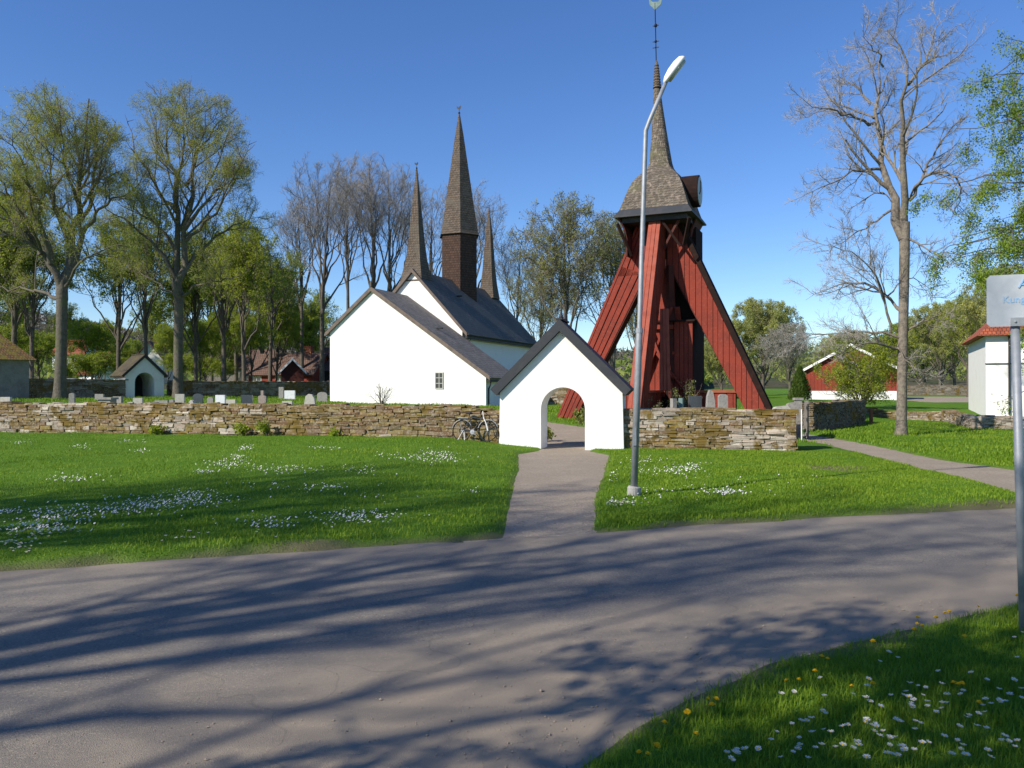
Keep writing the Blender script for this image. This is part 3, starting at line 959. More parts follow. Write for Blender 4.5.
def fin(ang, slant, rt=.72, edge=None, clad=None):
    """one boarded strut in the local plane at angle ang (0 = local +x)"""
    mt = Matrix.Rotation(ang, 4, 'Z')
    T = lambda r_, s_, z_: tuple(mt @ Vector((r_, s_, z_)))
    outer = lambda z: rt + (8.35 - z) / (8.35 - .35) * (4.38 - rt)
    inner = lambda z: max(.30, .42 + (6.6 - z) / (6.6 - .35) * (3.62 - .42))
    th = .31 if edge is not M['redpale'] else .215
    core = MB()
    P = [(inner(.3), .3), (outer(.3), .3), (outer(8.4), 8.4), (.3, 8.4), (.3, inner(99) and 6.7)]
    core.prism([T(r_, -th, z_) for r_, z_ in P], (0, 0, 0), Vector(T(0, 2 * th, 0)))
    leg = core.build("leg", M['reddark'], BT)
    bd = MB()
    if not slant:
        r0 = .34
        while r0 < 4.3:
            w = rr.uniform(.19, .25); r1 = min(r0 + w - .02, 4.34)
            zt = lambda q: 8.35 - (q - rt) / (4.38 - rt) * 8.0 if q > rt else 8.35
            zi = lambda q: 6.6 - (q - .42) / (3.62 - .42) * 6.25 if q > .42 else 6.65
            t0, t1 = min(zt(r0), 8.35), min(zt(r1), 8.35)
            b0, b1 = max(zi(r0), .35), max(zi(r1), .35)
            o = rr.uniform(.018, .045)
            for sg in (-1, 1):
                q = [(r0, b0), (r1, b1), (r1, t1), (r0, t0)]
                bd.prism([T(a_, sg * (th + .002), c_) for a_, c_ in q], (0, 0, 0), Vector(T(0, sg * o, 0)))
            r0 += w
    else:
        n = 4
        for k in range(n):
            f0 = k / n + .015; f1 = (k + 1) / n - .03
            o = .02 + .03 * (k % 2)
            q = []
            for f_, z_ in ((f0, .35), (f1, .35), (f1, 6.3 + .4 * f1), (f0, 6.3 + .4 * f0)):
                q.append((inner(z_) + (outer(z_) - inner(z_)) * f_, z_))
            q2 = [(inner(6.3) + (outer(6.3) - inner(6.3)) * f0, 6.3), (inner(6.3) + (outer(6.3) - inner(6.3)) * f1, 6.3), (.36 + (rt - .36) * f1, 8.3), (.36 + (rt - .36) * f0, 8.3)]
            for sg in (-1, 1):
                bd.prism([T(a_, sg * (th + .002), c_) for a_, c_ in q], (0, 0, 0), Vector(T(0, sg * o, 0)))
                bd.prism([T(a_, sg * (th + .002), c_) for a_, c_ in q2], (0, 0, 0), Vector(T(0, sg * o, 0)))
    bd.build("cladding", clad or M['red'], leg)
    # boards laid up the outer edge; their tone paints light and shade
    ob = MB()
    for k in range(3):
        s0 = -th - .03 + k * (2 * th + .06) / 3 + .008; s1 = -th - .03 + (k + 1) * (2 * th + .06) / 3 - .008
        ob.prism([T(outer(.3) + .01, s0, .3), T(outer(.3) + .01, s1, .3), T(outer(8.4) + .01, s1, 8.4), T(outer(8.4) + .01, s0, 8.4)], (0, 0, 0), Vector(T((.19 if edge is M['darkwood'] else .09) + .02 * (k == 1), 0, .06 if edge is M['darkwood'] else .03)))
    ob.build("edge_board", edge or M['red'], leg)
    return leg


fin(0, False, .70, M['darkwood']); fin(R(180), True, .85); fin(R(-90), False, .98, M['redpale']); fin(R(90), False, .8, M['reddark'], M['reddark'])  # tones paint light and shade: right edge and back leg dark, front edge pale
# boarded neck under the hood, its shade painted dark, open towards the front leg
NK = [(-1.18, 5.75), (-1.18, 7.7), (-1.26, 8.1), (-1.44, 8.5)]
for k4 in (0, 1, 2):
    mt = Matrix.Rotation(R(90 * (k4 + 1)), 4, 'Z')     # right, back, left faces
    bb = MB()
    for k in range(5 if k4 == 0 else 0, 10):
        for (y0, z0), (y1, z1) in zip(NK[:-1], NK[1:]):
            if k4 == 2 and z0 < 6: z0 = 7.0
            if k == 3 and k4 == 0 and z0 > 7: pass
            a0, a1 = -1 + .2 * k, -1 + .2 * k + .185
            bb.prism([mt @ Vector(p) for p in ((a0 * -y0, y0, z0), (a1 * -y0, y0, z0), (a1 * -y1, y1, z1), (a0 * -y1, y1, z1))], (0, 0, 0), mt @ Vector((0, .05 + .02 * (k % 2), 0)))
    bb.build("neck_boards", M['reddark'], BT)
b = MB(); b.box(-1.3, 1.3, -1.3, 1.3, 8.30, 8.49); b.build("hood_floor", M['tar'], BT)
for p_, q_, w_ in (((1.02, -1.05, 7.25), (.30, -1.15, 8.3), .11), ((.35, -.94, 7.25), (.95, -1.04, 8.3), .11), ((-1.0, -1.0, 7.0), (-1.45, -1.40, 8.28), .13), ((1.15, -1.0, 7.3), (1.45, -1.40, 8.28), .13)):
    b = MB(); b.bar(p_, q_, w_, .09); b.build("strut", M['reddark'] if p_[0] == .35 else M['darkwood'], BT)  # darker wood paints the shade under the hood; one bar kept redder
b = MB(); b.box(-.25, 1.36, .34, 1.74, 4.2, 8.25); b.build("shade_block", M['darkwood'], BT)  # near-black block added to paint shade behind the right leg
# inner frame: mast, posts, sills and braces
b = MB(); b.box(-.26, .26, -.26, .26, .3, 6.4); b.build("mast", M['red'], BT)
for sx in (-1, 1):
    for sy in (-1, 1):
        b = MB(); b.bar((sx * .62, sy * .62, .35), (sx * .45, sy * .45, 6.6), .24, .24); b.build("post", M['reddark'] if sx * sy < 0 else M['red'], BT)  # two posts take a darker red as painted shade
for k in range(4):
    mt = Matrix.Rotation(R(90 * k), 4, 'Z')
    b = MB()
    b.bar(mt @ Vector((-.75, -.80, 1.4)), mt @ Vector((.6, -.68, 4.9)), .2, .09)
    b.bar(mt @ Vector((.75, -.9, 1.4)), mt @ Vector((-.6, -.78, 4.9)), .2, .09)
    b.build("brace", M['red'], BT)
    b = MB(); b.bar(mt @ Vector((-.65, -.72, 4.1)), mt @ Vector((.65, -.72, 4.1)), .12, .16); b.build("cross_beam", M['red'], BT)
    # low boarded sill wall between the legs
    b = MB(); b.box(.27, 3.0, -.13, .13, .25, 1.46, mt)
    r0 = .3
    while r0 < 2.95:
        w = rr.uniform(.2, .26)
        for sg in (-1, 1):
            y0, y1 = sorted((sg * .132, sg * (.15 + rr.uniform(0, .02))))
            b.box(r0, min(r0 + w - .02, 3.0), y0, y1, .25, 1.44, mt)
        r0 += w
    sw = b.build("sill_wall", M['red'], BT)
    b = MB(); b.box(.3, 3.05, -.22, .22, 1.465, 1.56, mt); b.build("sill_board", M['redpale'], sw)
# boarded box added inside the legs; near-black core paints its shaded side
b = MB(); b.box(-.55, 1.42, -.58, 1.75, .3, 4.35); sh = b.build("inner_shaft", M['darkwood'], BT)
b = MB(); x0 = -.54
while x0 < 1.4:
    w = rr.uniform(.16, .22); x1 = min(x0 + w, 1.42)
    if not (.30 < (x0 + x1) / 2 < .62): b.box(x0, x1 - .02, -.585 - rr.uniform(.02, .05), -.583, 1.3, 4.34)
    x0 = x1
b.bar((-.45, -.70, 3.6), (1.2, -.70, 1.45), .17, .07); b.box(.25, .70, -.66, -.60, 3.0, 3.12)
b.build("shaft_boards", M['red'], sh)
b = MB(); b.prism([(-.65, -.72, 4.30), (1.5, -.72, 4.30), (1.5, 1.8, 4.62), (-.65, 1.8, 4.62)], (0, 0, 0), (0, 0, .06)); b.build("shaft_roof", M['darkwood'], sh)
# clad post beside the front leg, sunlight painted in as paler red
b = MB()
for k in range(3):
    b.bar((.42 + .14 * k, -1.75, 1.55), (.36 + .10 * k, -1.45, 4.75), .12, .2 + .03 * (k % 2))
b.build("boxed_post", M['redpale'], BT)
b = MB(); b.prism([(.75, -1.2, .35), (1.6, -1.2, .35), (1.75, -1.2, 1.4), (.75, -1.2, 1.4)], (0, 0, 0), (0, .05, 0)); b.build("plinth_board", M['red'], BT)


def sqring(a, z, rnd, n=28, lean=(0, 0)):
    """rounded-square ring with half-side a; rnd 0 = square .. 1 = circle"""
    out = []
    for i in range(n):
        t = 2 * math.pi * (i + .5) / n
        c, s = math.cos(t), math.sin(t)
        k = 1 / max(abs(c), abs(s))
        rad = a * (k * (1 - rnd) + (1.08) * rnd)
        out.append((lean[0] + rad * c, lean[1] + rad * s, z))
    return out


b = MB()
b.loft([sqring(1.56, 8.50, 0), sqring(1.56, 8.56, 0), sqring(1.36, 8.84, 0)]); b.build("eave_board", M['slate'], BT)
b = MB()
prof = [(1.38, 8.82, 0), (1.30, 9.06, 0), (1.20, 9.4, .02), (1.10, 9.72, .05), (.98, 10.02, .1), (.80, 10.30, .2), (.62, 10.48, .3), (.50, 10.66, .45), (.44, 10.9, .6), (.38, 11.4, .8), (.30, 12.1, .9), (.21, 13.0, 1), (.12, 14.02, 1)]
b.loft([sqring(a_, z_, rn, lean=(-.20 * max(0, (z_ - 10.6) / 4.0) , 0)) for a_, z_, rn in prof])
hood = b.build("hood", M['shingle_pale'], BT)
b = MB()
lx = -.20 * 3.2 / 4
cap = []
for k in range(9):
    z_ = 14.05 + k * .115; a_ = .135 - .009 * k
    cap += [sqring(a_ + .03, z_, 1, 12, (lx - .003 * k, 0)), sqring(a_, z_ + .08, 1, 12, (lx - .003 * k, 0))]
cap.append(sqring(.02, 15.2, 1, 12, (lx - .03, 0)))
b.loft(cap); b.build("ribbed_cap", M['shingle'], BT)
b = MB()
xt = lx - .04
b.tube([(xt, 0, 15.1), (xt - .05, 0, 17.6)], .022, 6)
for z_, r_ in ((16.65, .075), (15.99, .06), (15.74, .04)):
    b.ball((xt - .02, 0, z_), r_, 8, 6)
    b.bar((xt - .02 - .13, 0, z_), (xt - .02 + .13, 0, z_), .03); b.bar((xt - .02, 0, z_ - .13), (xt - .02, 0, z_ + .13), .03)
b.build("spire_rod", M['iron'], BT)
b = MB(); xq = xt - .05
b.prism([(xq + p_[0], 0, p_[1] + .3) for p_ in ((-.22, 17.25), (0, 17.0), (.26, 17.2), (.3, 17.5), (.12, 17.32), (-.1, 17.35), (-.26, 17.55))], (0, -.015, 0), (0, .015, 0))
b.build("weathercock", M['copper'], BT)
# clock box on the right side of the hood
b = MB(); yc, zc = -.25, 9.55
ring = [(yc + .52 * math.cos(a_), zc + .64 * math.sin(a_)) for a_ in np.linspace(0, 2 * math.pi, 24, endpoint=False)]
b.prism([(.9, y_, z_) for y_, z_ in ring], (0, 0, 0), (.72, 0, 0)); ck = b.build("clock_box", M['darkwood'], BT)
b = MB(); b.prism([(1.623, yc + (y_ - yc) * .9, zc + (z_ - zc) * .9) for y_, z_ in ring], (0, 0, 0), (.02, 0, 0)); b.build("clock_dial", M['dial'], ck)
b = MB(); b.bar((1.66, yc, zc), (1.66, yc + .02, zc + .42), .02, .035); b.bar((1.66, yc, zc), (1.66, yc - .22, zc - .16), .02, .04); b.build("clock_hands", M['iron'], ck)

# ------------------------------------------------------------------ houses and barns
def house(name, label, cat, loc, rotz, w, dp, eh, rh, wallm, roofm, ridge='x', plinth=None, chim=None, wins=(), oh=.35, trim=None, hip=0.0, boards=False):
    """w along local x, dp along local y (front face y=0). ridge 'x' or 'y'"""
    t = thing(name, label, cat, loc, rotz)
    hw = w / 2
    b = MB()
    if ridge == 'y':
        b.prism([(-hw, 0, -.6), (hw, 0, -.6), (hw, 0, eh), (0, 0, rh), (-hw, 0, eh)], (0, 0, 0), (0, dp, 0))
    else:
        q = [(-hw, 0, -.6), (-hw, 0, eh), (-hw, dp / 2, rh), (-hw, dp, eh), (-hw, dp, -.6)]
        if hip: q = [(-hw, 0, -.6), (-hw, 0, eh), (-hw, dp, eh), (-hw, dp, -.6)]
        b.prism(q[::-1], (0, 0, 0), (w, 0, 0))
    wl_ = b.build("wall", wallm, t)
    if boards:
        b = MB(); k = 0; x0 = -hw + .03
        while x0 < hw - .05:
            zt = eh + (rh - eh) * (1 - abs(x0) / hw) if ridge == 'y' else eh
            b.box(x0, x0 + .05, -.03, -.002, .0, zt - .05); x0 += .32
        b.build("battens", wallm, wl_)
    if plinth:
        b = MB(); b.box(-hw - .06, hw + .06, -.06, dp + .06, -.5, plinth); b.build("plinth", M['white_cold'], t)
    th = .14
    if ridge == 'y':
        for sx in (-1, 1):
            sl = (rh - eh) / hw
            slab_roof(t, "roof", (sx * (hw + oh), eh - oh * sl), (0, rh + .01), -oh, dp + oh, th, roofm)
            if trim:
                b = MB(); e = Vector((sx * (hw + oh), -oh - .05, eh - oh * sl)); r_ = Vector((0, -oh - .05, rh))
                q = [e, e + Vector((0, 0, .24)), r_ + Vector((0, 0, .28)), r_]
                b.prism(q if sx > 0 else q[::-1], (0, 0, 0), (0, .045, 0)); b.build("bargeboard", trim, t)
    elif hip:
        b = MB(); e = hw + oh; f0, f1 = -oh, dp + oh; z0 = eh - .1
        A = [(-e, f0, z0), (e, f0, z0), (e, f1, z0), (-e, f1, z0)]; r0, r1 = (-hw + hip, dp / 2, rh), (hw - hip, dp / 2, rh)
        b.poly([A[0], A[1], r1, r0]); b.poly([A[1], A[2], r1]); b.poly([A[2], A[3], r0, r1]); b.poly([A[3], A[0], r0]); b.poly(A[::-1])
        b.build("roof", roofm, t)
    else:
        # build in a rotated frame: swap axes
        for sy in (-1, 1):
            sl = (rh - eh) / (dp / 2)
            ye = dp / 2 + sy * (dp / 2 + oh); e = Vector((0, ye, eh - oh * sl)); r_ = Vector((0, dp / 2, rh + .01))
            d = (r_ - e).normalized(); n = Vector((0, -d.z, d.y))
            if n.z < 0: n = -n
            q = [e, r_, r_ + Vector((0, 0, th / n.z)), e + n * th]
            if sy < 0: q = q[::-1]
            b = MB(); b.prism([p + Vector((-hw - oh, 0, 0)) for p in q], (0, 0, 0), (w + 2 * oh, 0, 0)); b.build("roof", roofm, t)
        if trim:
            for sx in (-1, 1):
                for sy in (-1, 1):
                    b = MB(); xx = sx * (hw + oh + .03); sl = (rh - eh) / (dp / 2)
                    e = Vector((xx, dp / 2 + sy * (dp / 2 + oh), eh - oh * sl)); r_ = Vector((xx, dp / 2, rh))
                    q = [e, e + Vector((0, 0, .24)), r_ + Vector((0, 0, .28)), r_]
                    b.prism(q, (-.02, 0, 0), (.025, 0, 0)); b.build("bargeboard", trim, t)
    for (cx_, cy_, hh) in (chim or ()):
        b = MB(); b.box(cx_ - .4, cx_ + .4, cy_ - .35, cy_ + .35, rh - 1.0, rh + hh); b.box(cx_ - .46, cx_ + .46, cy_ - .41, cy_ + .41, rh + hh + .002, rh + hh + .12)
        b.build("chimney", M['tile_red'], t)
    for (xx, zz, ww, hh, nxp, nzp) in wins:
        window(t, xx, zz, ww, hh, nxp, nzp, y=-.002, fm=M['whitepaint'])
    return t


M['stonehouse'] = mat("rough_stone_wall", (0.25, 0.235, 0.21), .95, [(1.5, (0.17, 0.16, 0.14), .45, .7), (5, (0.31, 0.29, 0.26), .55, .75), (9, (0.13, 0.12, 0.105), .58, .7)], (6, .9, .06))
# stone barn at the left edge: its long face turned right, away from the sun
house("stone_barn", "grey stone barn with mossy tiled roof behind the long wall, at the picture's edge", "barn", (-34.3, 45.5, .75), R(48), 12.0, 7.0, 2.75, 5.6, M['stonehouse'], M['tile_moss'], hip=2.2)
# right side: red barn behind the tall tree
house("red_barn", "red boarded barn with white plinth and white barge boards beyond the side wall", "barn", (31.9, 75, .62), R(-27), 7.9, 9, 2.75, 4.95, M['red'], M['tile_brown'], ridge='y', plinth=.75, trim=M['whitepaint'],
      wins=[(.3, 2.75, 1.0, .75, 3, 2), (2.1, 1.2, 1.1, .95, 3, 2)], boards=True)
# white building at the right edge
WH = house("white_building", "white plastered building with red tiled roof behind the street sign", "house", (30.14, 37.04, .42), R(-25), 14.0, 9.0, 3.95, 8.4, M['white'], M['tile_red'], wins=[(-4.35, 1.3, 1.1, 1.5, 2, 3), (-.6, 1.3, 1.1, 1.5, 2, 3)], oh=.4, hip=4.2)
b = MB(); b.tube([(-6.0, -.1, 4.05), (-6.0, -.1, -.1)], .05, 8); b.build("downpipe", M['tar'], WH)
b = MB(); b.box(-7.03, 7.03, -.05, -.003, 2.42, 2.47); b.build("string_course", M['tar'], WH)
# distant homes on the left
house("red_cottage", "long low red cottage with brown tiled roof among the far trees", "house", (-26.8, 92, 1.0), R(-14), 8.2, 6.0, 2.3, 4.6, M['red'], M['tile_brown'], chim=[(2.0, 3.2, .9)], wins=[(-3.0, .9, 1.2, 1.1, 2, 2), (0, .9, 1.2, 1.1, 2, 2)])
house("red_shed", "small dark red shed with white barge boards beside the low red cottage", "shed", (-22.6, 82, 1.0), R(16), 2.3, 5.0, 2.3, 3.5, M['reddark'], M['tar'], ridge='y', trim=M['whitepaint'], oh=.25)
house("dark_barn", "dark boarded barn standing close behind the church gable", "barn", (-19.4, 93, 1.0), R(-5), 7.5, 7, 2.8, 5.4, M['tar'], M['tile_brown'], ridge='x')
house("white_cottage", "white gabled cottage with brown roof above the small white lychgate", "house", (-49.3, 108, 2.9), R(12), 3.7, 7, 2.6, 4.9, M['white'], M['tile_brown'], ridge='y', chim=[(0, 5, .8)], wins=[(0, 1.3, .8, 1.1, 2, 2)])
house("grey_cottage", "low grey cottage with brown roof right of the white gabled cottage", "house", (-38.6, 112, 2.0), R(-4), 9.0, 6, 2.6, 5.0, M['greywood'], M['tile_brown'], chim=[(-2, 3, .8)], wins=[(2.5, .9, 1.0, 1.2, 2, 2)])
house("red_roof_house", "house with steep dark red roof among bushes left of the lychgate", "house", (-70.5, 132, 1.5), R(-40), 6, 6, 2.6, 6.2, M['white_cold'], M['tile_red'], ridge='x')
house("orange_roof_house", "far house with small orange tiled roof above green bushes", "house", (-92, 165, 6), R(0), 6.5, 6, 2.6, 5.6, M['white_cold'], M['tile_red'], ridge='x')
house("small_barn", "low brown roofed outbuilding between far trunks right of the lychgate", "barn", (-43, 128, 2.6), R(10), 8, 6, 2.2, 4.6, M['greywood'], M['tile_brown'], ridge='x')

# parked white car behind the far wall, only its roof clears the wall
CR = thing("parked_car", "white parked car, its roof showing above the dark far wall", "car", (-33.2, 59.5, .95), R(20))
prof_ = [(-2.1, .3), (-2.15, .75), (-1.6, .92), (-.95, 1.38), (.55, 1.42), (1.25, 1.0), (2.05, .85), (2.15, .35)]
b = MB(); b.prism([(x_, -.82, z_) for x_, z_ in prof_], (0, 0, 0), (0, 1.64, 0)); b.build("body", M['whitepaint'], CR, bevel=.05)
b = MB(); b.prism([(-1.45, -.84, .95), (-.9, -.84, 1.32), (.5, -.84, 1.34), (1.1, -.84, 1.0)], (0, 0, 0), (0, 1.68, 0)); b.build("window", M['glass'], CR)
for xx in (-1.35, 1.35):
    for yy in (-.78, .78):
        b = MB(); b.tube([(xx, yy - .1, .31), (xx, yy + .1, .31)], .31, 16); b.build("wheel", M['tar'], CR)

# ------------------------------------------------------------------ street lamp
ld = 11.72
LP = thing("street_lamp", "tall galvanised street lamp leaning slightly, on the lawn beside the gravel path", "street lamp", (X(634, ld), ld, gz(X(634, ld), ld) - .02))
zb = LP.location.z
b = MB(); b.tube([(0, 0, -.1), (0, 0, .13), (0.003, 0, .15)], [.105, .10, .08], 16); b.build("foundation", M['concrete'], LP)
top = (.175, 0, 5.44 - zb); k_ = .45
b = MB(); b.tube([(.0, 0, .15), (top[0] * k_, 0, top[2] * k_), (top[0] * k_ + .002, 0, top[2] * k_ + .06), top, (top[0] + .06, .0, top[2] + .16), (.50, .02, 6.22 - zb)], [.052, .050, .037, .034, .031, .028], 12)
b.build("pole", M['galv'], LP, smooth=True)
b = MB(); b.box(-.024, .024, -.062, -.045, .75, 1.0); b.build('service_hatch', M['galv'], LP)
b = MB(); b.tube([(top[0] * k_ - .001, 0, top[2] * k_ - .02), (top[0] * k_, 0, top[2] * k_ + .05)], [.056, .052], 12); b.build('collar', M['galv'], LP)
hd = thing  # lamp head
b = MB()
p0 = Vector((.47, .02, 6.17 - zb)); p1 = Vector((.72, .06, 6.50 - zb))
ax_ = (p1 - p0).normalized(); sd_ = Vector((0, 1, 0)); up_ = ax_.cross(sd_); up_ = up_ if up_.z > 0 else -up_
rg = []
for k, (s_, w_h, hh) in enumerate(((-.02, .04, .03), (.05, .085, .06), (.18, .12, .085), (.32, .13, .09), (.42, .115, .075), (.47, .06, .04))):
    c_ = p0 + ax_ * s_
    rg.append([c_ + sd_ * (w_h * math.cos(a_)) + up_ * (hh * math.sin(a_) * (1.0 if math.sin(a_) > 0 else .45)) for a_ in np.linspace(0, 2 * math.pi, 16, endpoint=False)])
b.loft(rg); hdo = b.build("lamp_head", M['whitepaint'], LP, smooth=True)
b = MB()
rg = []
for (s_, w_h) in ((.06, .06), (.18, .10), (.32, .11), (.42, .08)):
    c_ = p0 + ax_ * s_ - up_ * .025
    rg.append([c_ + sd_ * (w_h * math.cos(a_)) + up_ * (.04 * math.sin(a_) if math.sin(a_) < 0 else .0) for a_ in np.linspace(0, 2 * math.pi, 16, endpoint=False)])
b.loft(rg); b.build("diffuser", mat("lamp_glass", (0.35, 0.38, 0.30), .25, spec=.5), hdo, smooth=True)

# ------------------------------------------------------------------ street sign at the right edge
sdist = 5.2
SG = thing("street_sign", "white metal sign plate with faint blue lettering on a grey pole", "sign", (X(1023.5, sdist), sdist, gz(X(1023.5, sdist), sdist)))
sz = SG.location.z
b = MB(); b.tube([(0, 0, -.1), (-.055, 0, Z(318, sdist) - sz)], .027, 14); b.build("pole", M['galv'], SG, smooth=True)
pcx = -.03; ry = R(38)
pm = Matrix.Translation((pcx, -.045, 0)) @ Matrix.Rotation(-R(22), 4, 'Z')
zt_, zb_ = Z(275, sdist) - sz, Z(326.5, sdist) - sz
M['plate'] = mat("faded_sign_enamel", (0.40, 0.43, 0.46), 0.35, [(5, (0.30, 0.33, 0.37), .42, .7)], spec=.5)
M['signblue'] = mat("faded_blue_print", (0.22, 0.40, 0.62), 0.5)
b = MB(); hw_ = .205; ch_ = .02
o_ = [(-hw_ + ch_, zb_), (hw_ - ch_, zb_), (hw_, zb_ + ch_), (hw_, zt_ - ch_), (hw_ - ch_, zt_), (-hw_ + ch_, zt_), (-hw_, zt_ - ch_), (-hw_, zb_ + ch_)]
b.prism([pm @ Vector((x_, 0, z_)) for x_, z_ in o_], (0, 0, 0), pm.to_3x3() @ Vector((0, .006, 0)))
plate = b.build("plate", M['plate'], SG)
b = MB(); b.box(-.07, .07, -.012, -.002, zb_ + .0, zb_ + .055, pm); bk = b.build("bracket", M['galv'], SG)
b = MB()
for xx in (-.045, .045): b.ball(pm @ Vector((xx, -.014, zb_ + .028)), .008, 8, 5)
b.build("bolt", M['galv'], bk)


def text_part(body, size, loc_m, m, parent, name="lettering"):
    cu = bpy.data.curves.new(name, 'FONT'); cu.body = body; cu.size = size; cu.align_x = 'CENTER'; cu.extrude = .0006
    o = bpy.data.objects.new("tmp", cu); COL.objects.link(o)
    dg = bpy.context.evaluated_depsgraph_get()
    me = bpy.data.meshes.new_from_object(o.evaluated_get(dg))
    COL.objects.unlink(o); bpy.data.objects.remove(o)
    me.materials.clear(); me.materials.append(m)
    q = bpy.data.objects.new(name, me); COL.objects.link(q); q.parent = parent
    q.matrix_local = loc_m
    return q


zl = Z(303, sdist) - sz
text_part("Kungslena", .062, pm @ Matrix.Translation((.01, -.0025, zl)) @ Matrix.Rotation(R(90), 4, 'X'), M['signblue'], plate)
b = MB(); ze_ = Z(288.5, sdist) - sz
for p_, q_ in (((-.03, 0), (0, .055)), ((0, .055), (.03, 0)), ((-.018, .02), (.018, .02))):
    b.bar(pm @ Vector((p_[0] + .005, -.003, ze_ + p_[1])), pm @ Vector((q_[0] + .005, -.003, ze_ + q_[1])), .008, .008)
b.build("emblem", M['signblue'], plate)

# ------------------------------------------------------------------ bicycle against the wall
BX = X(474, 22.6)
BK = thing("bicycle", "white framed bicycle leaning on the long stone wall left of the gateway", "bicycle", (BX, wl(BX) - .30, gz(BX, wl(BX) - .3) - .01), math.atan2(-.2242, .9746))
BK.scale = (.84, .9, .9)
lean = Matrix.Rotation(-R(9), 4, 'X')
L_ = lambda x_, y_, z_: lean @ Vector((x_, y_, z_))
for xc in (-.46, .46):
    rg = []
    b = MB()
    b.tube([L_(xc + .32 * math.cos(a_), 0, .34 + .32 * math.sin(a_)) for a_ in np.linspace(0, 2 * math.pi, 25)], .018, 6, cap=False)
    wh = b.build("wheel", M['iron'], BK)
    b = MB()
    for a_ in np.linspace(0, math.pi, 8, endpoint=False):
        b.bar(L_(xc + .31 * math.cos(a_), 0, .34 + .31 * math.sin(a_)), L_(xc - .31 * math.cos(a_), 0, .34 - .31 * math.sin(a_)), .003)
    b.tube([L_(xc, -.05, .34), L_(xc, .05, .34)], .02, 8)
    b.build("spokes", M['galv'], wh)
    b = MB(); b.tube([L_(xc + .36 * math.cos(a_), 0, .34 + .36 * math.sin(a_)) for a_ in np.linspace(R(20), R(165), 12)], .011, 6); b.build("mudguard", M['galv'], BK)
b = MB()
rw, bb_, st, hs = (-.46, .34), (-.08, .30), (-.2, .78), (.27, .82)
for p_, q_ in ((bb_, st), (bb_, hs), (st, (.29, .72)), (rw, bb_), (rw, (-.18, .70))):
    b.tube([L_(p_[0], 0, p_[1]), L_(q_[0], 0, q_[1])], .018, 8)
b.build("frame", M['slate'], BK)
b = MB()
for s_ in (-.05, .05): b.tube([L_(.46, s_, .34), L_(.38, s_, .62), L_(.30, s_ * .3, .74)], .013, 6)
b.tube([L_(.30, 0, .72), L_(.25, 0, .98)], .015, 8); b.build("fork", M['whitepaint'], BK)
b = MB(); b.tube([L_(.08, -.26, .98), L_(.2, -.24, 1.0), L_(.27, -.1, .98), L_(.27, .1, .98), L_(.2, .24, 1.0), L_(.08, .26, .98)], .013, 8); b.build("handlebar", M['iron'], BK)
b = MB(); b.ball(L_(-.22, 0, .90), .11, 10, 6, (1.25, .7, .35)); b.tube([L_(-.2, 0, .78), L_(-.22, 0, .88)], .014, 8); b.build("saddle", M['iron'], BK)
b = MB(); b.tube([L_(-.08, -.03, .3), L_(-.08, .03, .3)], .08, 14); b.bar(L_(-.08, -.05, .3), L_(.05, -.05, .2), .02); b.bar(L_(-.08, .05, .3), L_(-.21, .05, .4), .02); b.build("crank", M['galv'], BK)
b = MB(); b.box(-.62, -.24, -.07, .07, .735, .755, lean); b.bar(L_(-.58, 0, .74), L_(-.46, 0, .36), .014); b.build("luggage_rack", M['galv'], BK)
b = MB(); b.bar(L_(-.40, -.02, .36), L_(-.54, -.16, .02), .016); b.bar(L_(-.40, .02, .36), L_(-.30, -.16, .02), .016); b.build("kickstand", M['whitepaint'], BK)

